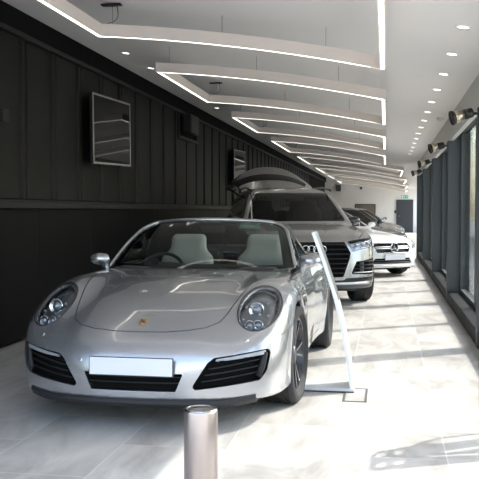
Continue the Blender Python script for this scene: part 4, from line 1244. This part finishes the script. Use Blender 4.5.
    tgp.grid(lambda u, v: tg(2 * u - 1, v), 24, 20); tgp.grid(lambda u, v: tg(2 * u - 1, v, -.05), 24, 20)
    for fn in (lambda u, v: tg(2 * u - 1, 0, -.05 * v), lambda u, v: tg(2 * u - 1, 1, -.05 * v), lambda u, v: tg(-1, u, -.05 * v), lambda u, v: tg(1, u, -.05 * v)): tgp.grid(fn, 24, 1)
    tgo = tgp.build('tailgate', M['silver2'], root, smooth=True, auto=.6)
    MB().grid(lambda u, v: tg((2 * u - 1) * .86, .27 + .50 * v, .004), 20, 12).build('rear_window', M['black'], tgo, smooth=True, fixn=False)
    MB().grid(lambda u, v: tg((2 * u - 1) * .93, .03 + .94 * v, -.055), 20, 12).build('inner_lining', M['black'], tgo, smooth=True, fixn=False)
    sp = MB(); n = 16; V2 = []
    for i in range(n + 1):
        s = -1 + 2 * i / n; e = 1 - .35 * abs(s)**4
        p0 = Vector(tg(s * .95, .0, .004)); p1 = Vector(tg(s * .92, .26 * e, .004))
        V2 += [p0, p0 + Vector((0, -.02, .03)), p1 + Vector((0, -.04, .075)), p1]
    sp.add(V2, [(i * 4 + q, i * 4 + (q + 1) % 4, (i + 1) * 4 + (q + 1) % 4, (i + 1) * 4 + q) for i in range(n) for q in range(4)] + [(3, 2, 1, 0), (n * 4, n * 4 + 1, n * 4 + 2, n * 4 + 3)])
    sp.build('roof_spoiler', M['silver2'], tgo, smooth=True, auto=.6)
    for sgn in (1, -1): MB().tube([(sgn * .70, 3.86, 1.22), (sgn * .74, 4.30, 1.78)], .016, 8).build('gas_strut', M['black'], root, smooth=True)
    # cabin
    blob('dashboard', lambda X, Y, Z: rbox(X, Y, Z, (0, .95, 1.02), (.74, .25, .10), .06), (-.8, .6, .85), (.8, 1.25, 1.2), .04, M['darkleather'], root)
    steering(root, -.38, 1.28, 1.08, .185)
    for y in (1.85, 2.75):
        for sx in (-.38, .38): seat(root, sx, y, M['darkleather'], zb=.72)
    MB().box(-.10, .10, 1.33, 1.36, 1.47, 1.53, .008).build('interior_mirror', M['black'], root)
    MB().box(-.85, .85, .7, 3.9, .55, .60).build('cabin_floor', M['black'], root)
    u = MB().box(-.62, .62, -.75, 3.9, .21, .5)
    for yy in (0, 2.995):
        for sgn in (1, -1): arch_liner(u, sgn * .58, sgn * .94, yy, .39, .435, .2)
    u.build('underbody', M['black'], root)
    for sgn in (1, -1):
        wheel(root, sgn * .835, 0, sgn, .385, .285, .27, 5, 'twin'); wheel(root, sgn * .835, 2.995, sgn, .385, .285, .27, 5, 'twin')
    return root
suv()
# ------------------------------------------------------------------ the row of parked cars behind
def car(name, loc, yaw, pm, label, kind, cat='car'):
    """low two-door car shell; kind: 'star' has the star grille, others a plain one"""
    root = empty(name, loc, yaw); tag(root, label, cat)
    dark = kind != 'star'
    Zc = pchip([-.9, -.82, -.76, -.66, -.4, 0, .4, .75, 1.2, 2.6, 3.2, 3.7, 3.9], [.56, .62, .68, .735, .80, .865, .915, .95, .96, .99, 1.0, .95, .85])
    plan = pchip([0, .3, .5, .65, .77, .85, .90], [-.84, -.825, -.785, -.715, -.60, -.44, -.15])
    prof = pchip([.1, .2, .3, .45, .6, .68, .76], [.10, .035, 0, 0, .02, .055, .16])
    Wd = pchip([-.9, -.5, -.2, 0, .6, 1.5, 2.4, 2.84, 3.3, 3.85], [.83, .87, .893, .905, .89, .89, .90, .91, .89, .80])
    tuck = pchip([.15, .25, .5, .7, .85, .97, 1.1], [-.07, -.02, 0, -.006, -.04, -.10, -.2])
    Zr = pchip([.5, 1.3, 1.7, 2.1, 2.6, 3.2, 3.6], [1.16, 1.34, 1.405, 1.425, 1.40, 1.28, 1.12])
    Wg = pchip([.8, .97, 1.15, 1.3, 1.4, 1.5], [.82, .80, .72, .63, .55, .45])
    def wsf(x, y, z): return ((z - .93) - .475 * (y - .62 - .30 * x**2)) * .9
    def low(x, y, z):
        ax = np.abs(x)
        zt = Zc(y) - .07 * ax**2 + .02 * np.exp(-((ax - .58) / .10)**2) * np.clip(1 - y, 0, 1)
        dpl = (plan(ax + .01) - plan(ax - .01)) / .02; dpr = (prof(z + .01) - prof(z - .01)) / .02
        f = smax((plan(ax) + prof(z) - y) / np.sqrt(1 + dpl**2 + dpr**2), ax - Wd(y) - tuck(z), .09)
        f = smax(f, (z - zt) * .93, .08); f = smax(f, y - 3.85 + .2 * ax**2, .12)
        return smax(f, .19 - z, .04)
    def top(x, y, z):
        ax = np.abs(x)
        f = smax(ax - Wg(z), (z - Zr(y) + .06 * ax**2) * .93, .10)
        f = smax(f, wsf(x, y, z), .05)
        return smax(f, .85 - z, .02)
    def F(x, y, z): return smin(low(x, y, z), top(x, y, z), .03)
    V, T = surface(F, (-.98, -.92, .14), (.98, 3.92, 1.5), .03)
    AX = lambda P: np.abs(P[:, 0]); fr = lambda P: P[:, 1] < -.1
    arch = lambda P: np.minimum(np.hypot(P[:, 1], P[:, 2] - .33), np.hypot(P[:, 1] - 2.84, P[:, 2] - .33)) - .365
    gp = [(-.43, .685), (.43, .685), (.475, .62), (.40, .49), (-.40, .49), (-.475, .62)] if not dark else [(-.40, .66), (.40, .66), (.36, .40), (-.36, .40)]
    grille = lambda P: np.where(fr(P), rpoly(P[:, 0], P[:, 2], gp, .03), 1.0)
    lamp = lambda P: np.where(P[:, 1] < .05, rpoly(AX(P), P[:, 2], [(.53, .56), (.80, .60), (.895, .70), (.86, .775), (.62, .70), (.535, .66)], .02), 1.0)
    midp = lambda P: np.where(fr(P), rpoly(P[:, 0], P[:, 2], [(-.44, .385), (.44, .385), (.52, .275), (-.52, .275)], .012), 1.0)
    sidep = lambda P: np.where(fr(P), rpoly(AX(P), P[:, 2], [(.60, .29), (.66, .42), (.84, .46), (.80, .29)], .015), 1.0)
    hood = lambda P: np.where((P[:, 1] < .8) & (P[:, 2] > .62), np.abs(rpoly(AX(P), P[:, 1], [(-.9, -.78), (.42, -.76), (.60, -.60), (.72, -.1), (.78, .8), (-.9, .8)], .05)) - .004, 1.0)
    wsg = lambda P: np.where((P[:, 1] < 1.9) & (np.abs(wsf(P[:, 0], P[:, 1], P[:, 2])) < .035), rpoly(AX(P), P[:, 2], [(-.9, .985), (.70, .985), (.535, 1.345), (-.9, 1.345)], .03), 1.0)
    side = lambda P: np.where(wsf(P[:, 0], P[:, 1], P[:, 2]) < -.05, rpoly(P[:, 1], P[:, 2], [(1.05, .985), (1.75, 1.31), (2.4, 1.335), (2.9, 1.25), (3.1, 1.0)], .03), 1.0) + np.where(AX(P) < .5, 1, 0)
    rearw = lambda P: np.where(P[:, 1] > 2.75, rpoly(P[:, 0], P[:, 2], [(-.60, 1.04), (.60, 1.04), (.50, 1.30), (-.50, 1.30)], .04), 1.0)
    for it in range(2):
        w = .03 / 2**it
        def flag(P):
            r = np.abs(arch(P)) < w
            for g in (grille, lamp, midp, sidep, wsg, side, hood): r |= np.abs(g(P)) < w
            return r
        V, T = refine(V, T, flag, F)
    V, T = clip(V, T, lambda P: -arch(P))
    def take(g):
        nonlocal V, T
        a, (V, T) = split(V, T, g); return a
    w_, s_, r_, l_, g_, m_, i_, h_ = take(wsg), take(side), take(rearw), take(lamp), take(grille), take(midp), take(sidep), take(hood)
    body = sheet('body', V, T, F, pm, root, rim=.015)
    sheet('panel_gap', *h_, F, M['black'], body, off=-.01)
    sheet('windscreen', *w_, F, M['dglass'], root); sheet('rear_window', *r_, F, M['dglass'], root)
    def pick(x, z):
        p = np.array([[x, -.9, z]])
        for _ in range(60): f = F(p[:, 0], p[:, 1], p[:, 2]); p[:, 1] += np.clip(f, -.05, .05) * .9
        return p[0]
    for sgn in (1, -1):
        h = lambda P: -sgn * P[:, 0]
        sheet('side_window', *clip(*s_, h), F, M['dglass'], root)
        a, b = clip(*l_, h); N = normals_of(F, a)
        hl = sheet('headlight', a, b, F, M['bucket'], root, off=-.04); make('lens_cover', a + N * .003, b, M['lens'], hl, normals=N)
        for x, z, r in ((.63, .645, .032), (.73, .665, .034)):
            i = np.argmin((np.abs(a[:, 0]) - x)**2 + (a[:, 2] - z)**2)
            o = MB().lathe([(r * .7, .0), (r * .7, .012), (r, .022), (r * 1.06, .016), (r * .9, -.004)], 24, 'y', close=True).build('beam_ring', M['reflector'], hl, smooth=True, auto=.6); o.location = a[i] - N[i] * .03; o.rotation_euler = (0, 0, PI)
        pts = []
        for x, z in ((.56, .655), (.64, .695), (.84, .762)):
            i = np.argmin((np.abs(a[:, 0]) - x)**2 + (a[:, 2] - z)**2); pts.append(tuple(a[i] - N[i] * .006))
        MB().tube(pts, .008, 6).build('running_light', M['lampled'], hl, smooth=True)
        a, b = clip(*i_, h)
        si = sheet('side_intake', a, b, F, M['void'], root, off=-.04)
        MB().tube([tuple(pick(sgn * x, z)) for x, z in ((.635, .35), (.72, .37), (.80, .38))], .010, 6).build('slat', pm if not dark else M['grey'], si, smooth=True)
        mirror(root, sgn, sgn * .98, 1.06, 1.02, pm, .75)
        MB().tube([(sgn * .80, 1.06, .94), (sgn * .88, 1.06, .955)], .025, 8).build('mirror_foot', M['black'], root, smooth=True)
    mi = sheet('lower_intake', *m_, F, M['void'], root, off=-.045)
    for z in (.305, .345): MB().tube([tuple(pick(x, z) + np.array([0, .012, 0])) for x in np.linspace(-.45, .45, 13)], .007, 6).build('slat', M['grey'], mi, smooth=True)
    gr = sheet('grille', *g_, F, M['black'], root, off=-.05)
    if kind == 'star':
        for z in (.578, .612): MB().tube([tuple(pick(x, z) + np.array([0, .006, 0])) for x in np.linspace(-.45, .45, 17)], .012, 6, flat=(.6, 1.3)).build('louvre', M['satin'], gr, smooth=True)
        e = MB(); R = .092
        e.tube([(R * math.cos(q * PI / 20), 0, R * math.sin(q * PI / 20)) for q in range(40)], .010, 8, closed=True)
        for k in range(3):
            a = PI / 2 + k * 2 * PI / 3; ca, sa = math.cos(a), math.sin(a); w = .024
            e.add([(R * ca, 0, R * sa), (w * -sa * .9, 0, w * ca * .9), (0, -.016, 0), (w * sa * .9, 0, -w * ca * .9), (0, .006, 0)], [(0, 1, 2), (0, 2, 3), (0, 4, 1), (0, 3, 4)])
        o = e.build('star_emblem', M['chrome'], gr, smooth=True, auto=.4); o.location = (0, -.855, .594)
        o = MB().lathe([(.088, 0), (.088, -.004), (.0001, -.004)], 32, 'y').build('emblem_disc', M['gloss'], gr); o.location = (0, -.842, .594)
        L = max(boundary_loops(g_[1]), key=len); N = normals_of(F, g_[0])
        MB().tube((g_[0][L] + N[L] * .002)[::2], .007, 6, closed=True).build('grille_trim', M['chrome'], gr, smooth=True)
    else:
        for z in (.45, .50, .55, .60): MB().tube([tuple(pick(x, z) + np.array([0, .012, 0])) for x in np.linspace(-.36, .36, 11)], .008, 6).build('slat', M['satin'], gr, smooth=True)
    MB().tube([tuple(pick(x, .235) + np.array([0, -.004, 0])) for x in np.linspace(-.76, .76, 25)], .013, 8).build('bumper_trim', M['satin'], root, smooth=True)
    plate(root, -.868, .405, .52, .11)
    blob('dashboard', lambda X, Y, Z: rbox(X, Y, Z, (0, 1.05, .87), (.66, .22, .09), .06), (-.75, .8, .7), (.75, 1.35, 1.05), .045, M['darkleather'], root)
    steering(root, -.36, 1.36, .90)
    for sx in (-.36, .36): seat(root, sx, 1.95, M['darkleather'], zb=.48)
    u = MB().box(-.58, .58, -.66, 3.5, .155, .42).box(-.8, .8, .8, 3.3, .42, .46)
    for yy in (0, 2.84):
        for sgn in (1, -1): arch_liner(u, sgn * .55, sgn * .87, yy, .33, .37)
    u.build('underbody', M['black'], root)
    for sgn in (1, -1):
        for yy in (0, 2.84): wheel(root, sgn * .79, yy, sgn, .325, .235, .235, 5, 'twin')
    return root
car('coupe_car', (-.38, 17.75, 0), math.radians(40), M['whitep'], 'white car with a star emblem grille, behind the silver SUV', 'star')
car('coupe_car', (-.42, 22.3, 0), math.radians(32), M['navy'], 'dark blue car parked directly behind the white car', 'plain')
car('coupe_car', (-.38, 26.6, 0), math.radians(32), M['silver3'], 'pale silver car, third of the angled row behind the SUV', 'plain')
car('coupe_car', (-.30, 30.9, 0), math.radians(32), M['grey_p'], 'dark grey car at the far end of the angled row', 'plain')
# ------------------------------------------------------------------ outside
st(MB().box(-60, -3.9, -60, 120, -.25, -.02).box(2.3, 80, -60, 120, -.25, -.02).box(-3.9, 2.3, -60, -1.0, -.25, -.02).build('ground', M['paving']))
def tree(x, y, h, r, lab):
    t = empty('tree', (x, y, -.02))
    MB().tube([(0, 0, 0), (.05, 0, h * .3), (0, .05, h * .6), (0, 0, h * .8)], [.16, .13, .09, .04], 8).build('trunk', M['bark'], t, smooth=True)
    b = MB(); n = 1500
    for _ in range(n):
        d = rng.normal(size=3); d /= np.linalg.norm(d); q = r * rng.uniform(.45, 1)**.5
        c = np.array([0, 0, h * .68]) + d * q * np.array([1, 1, h * .38 / r])
        a = rng.normal(size=3); a /= np.linalg.norm(a); w = np.cross(a, rng.normal(size=3)); w /= np.linalg.norm(w); s = rng.uniform(.10, .2)
        b.add([c - a * s, c + w * s * .5, c + a * s, c - w * s * .5], [(0, 1, 2, 3)])
    b.build('crown', M['leaf'], t, fixn=False)
    tag(t, lab, 'tree', 'trees outside the windows')
tree(7.5, 24, 5.0, 2.0, 'leafy green tree outside, seen through the window nearest the camera')
tree(9.5, 33, 6.0, 2.4, 'taller green tree outside, behind the first tree beyond the windows')
b = MB()
for _ in range(9000):
    c = np.array([rng.uniform(4.9, 5.6), rng.uniform(10, 45), rng.uniform(0.0, 2.7)])
    a = rng.normal(size=3); a /= np.linalg.norm(a); w = np.cross(a, rng.normal(size=3)); w /= np.linalg.norm(w); s = rng.uniform(.10, .18)
    b.add([c - a * s, c + w * s * .5, c + a * s, c - w * s * .5], [(0, 1, 2, 3)])
o = b.build('hedge', M['leaf'], fixn=False); tag(o, 'low green hedge outside along the windows', 'hedge', kind='stuff')

# ------------------------------------------------------------------ light
w = bpy.data.worlds.new('World'); scene.world = w; w.use_nodes = True
nt = w.node_tree; bg = nt.nodes['Background']
sky = nt.nodes.new('ShaderNodeTexSky'); sky.sky_type = 'NISHITA'
sky.sun_disc = False; sky.sun_elevation = math.radians(42); sky.sun_rotation = math.radians(57)
sky.air_density = 1.2; sky.dust_density = 2.0; sky.ozone_density = 1.0
hs = nt.nodes.new('ShaderNodeHueSaturation'); hs.inputs['Saturation'].default_value = .75
nt.links.new(sky.outputs[0], hs.inputs['Color']); nt.links.new(hs.outputs[0], bg.inputs[0]); bg.inputs[1].default_value = SKY
sd = bpy.data.lights.new('sun', 'SUN'); sd.energy = SUN; sd.angle = math.radians(.6); sd.color = (1, .95, .88)
so = bpy.data.objects.new('sun', sd); COL.objects.link(so); so.location = (12, 14, 12)
el = math.radians(42)
dv = Vector((-.836 * math.cos(el), -.548 * math.cos(el), -math.sin(el)))
so.rotation_euler = dv.to_track_quat('-Z', 'Y').to_euler()

# ------------------------------------------------------------------ camera
cd = bpy.data.cameras.new('camera'); cam = bpy.data.objects.new('camera', cd); COL.objects.link(cam)
cd.sensor_width = 36; cd.lens = 850 / 479 * 36; cd.clip_start = .05; cd.clip_end = 500
yaw = math.atan(146.5 / 850); pitch = math.atan(29 / 850)
cam.location = (0, 0, 1.33); cam.rotation_euler = (PI / 2 - pitch, 0, yaw)
scene.camera = cam
vs = scene.view_settings
scene.display_settings.display_device = 'sRGB'
vs.view_transform = 'Standard'; vs.look = 'None'; vs.gamma = 1; vs.use_curve_mapping = False; vs.exposure = EXPO
scene.cycles.use_denoising = True
scene.cycles.max_bounces = 10; scene.cycles.diffuse_bounces = 5; scene.cycles.glossy_bounces = 5; scene.cycles.transparent_max_bounces = 16
scene.cycles.sample_clamp_indirect = 8
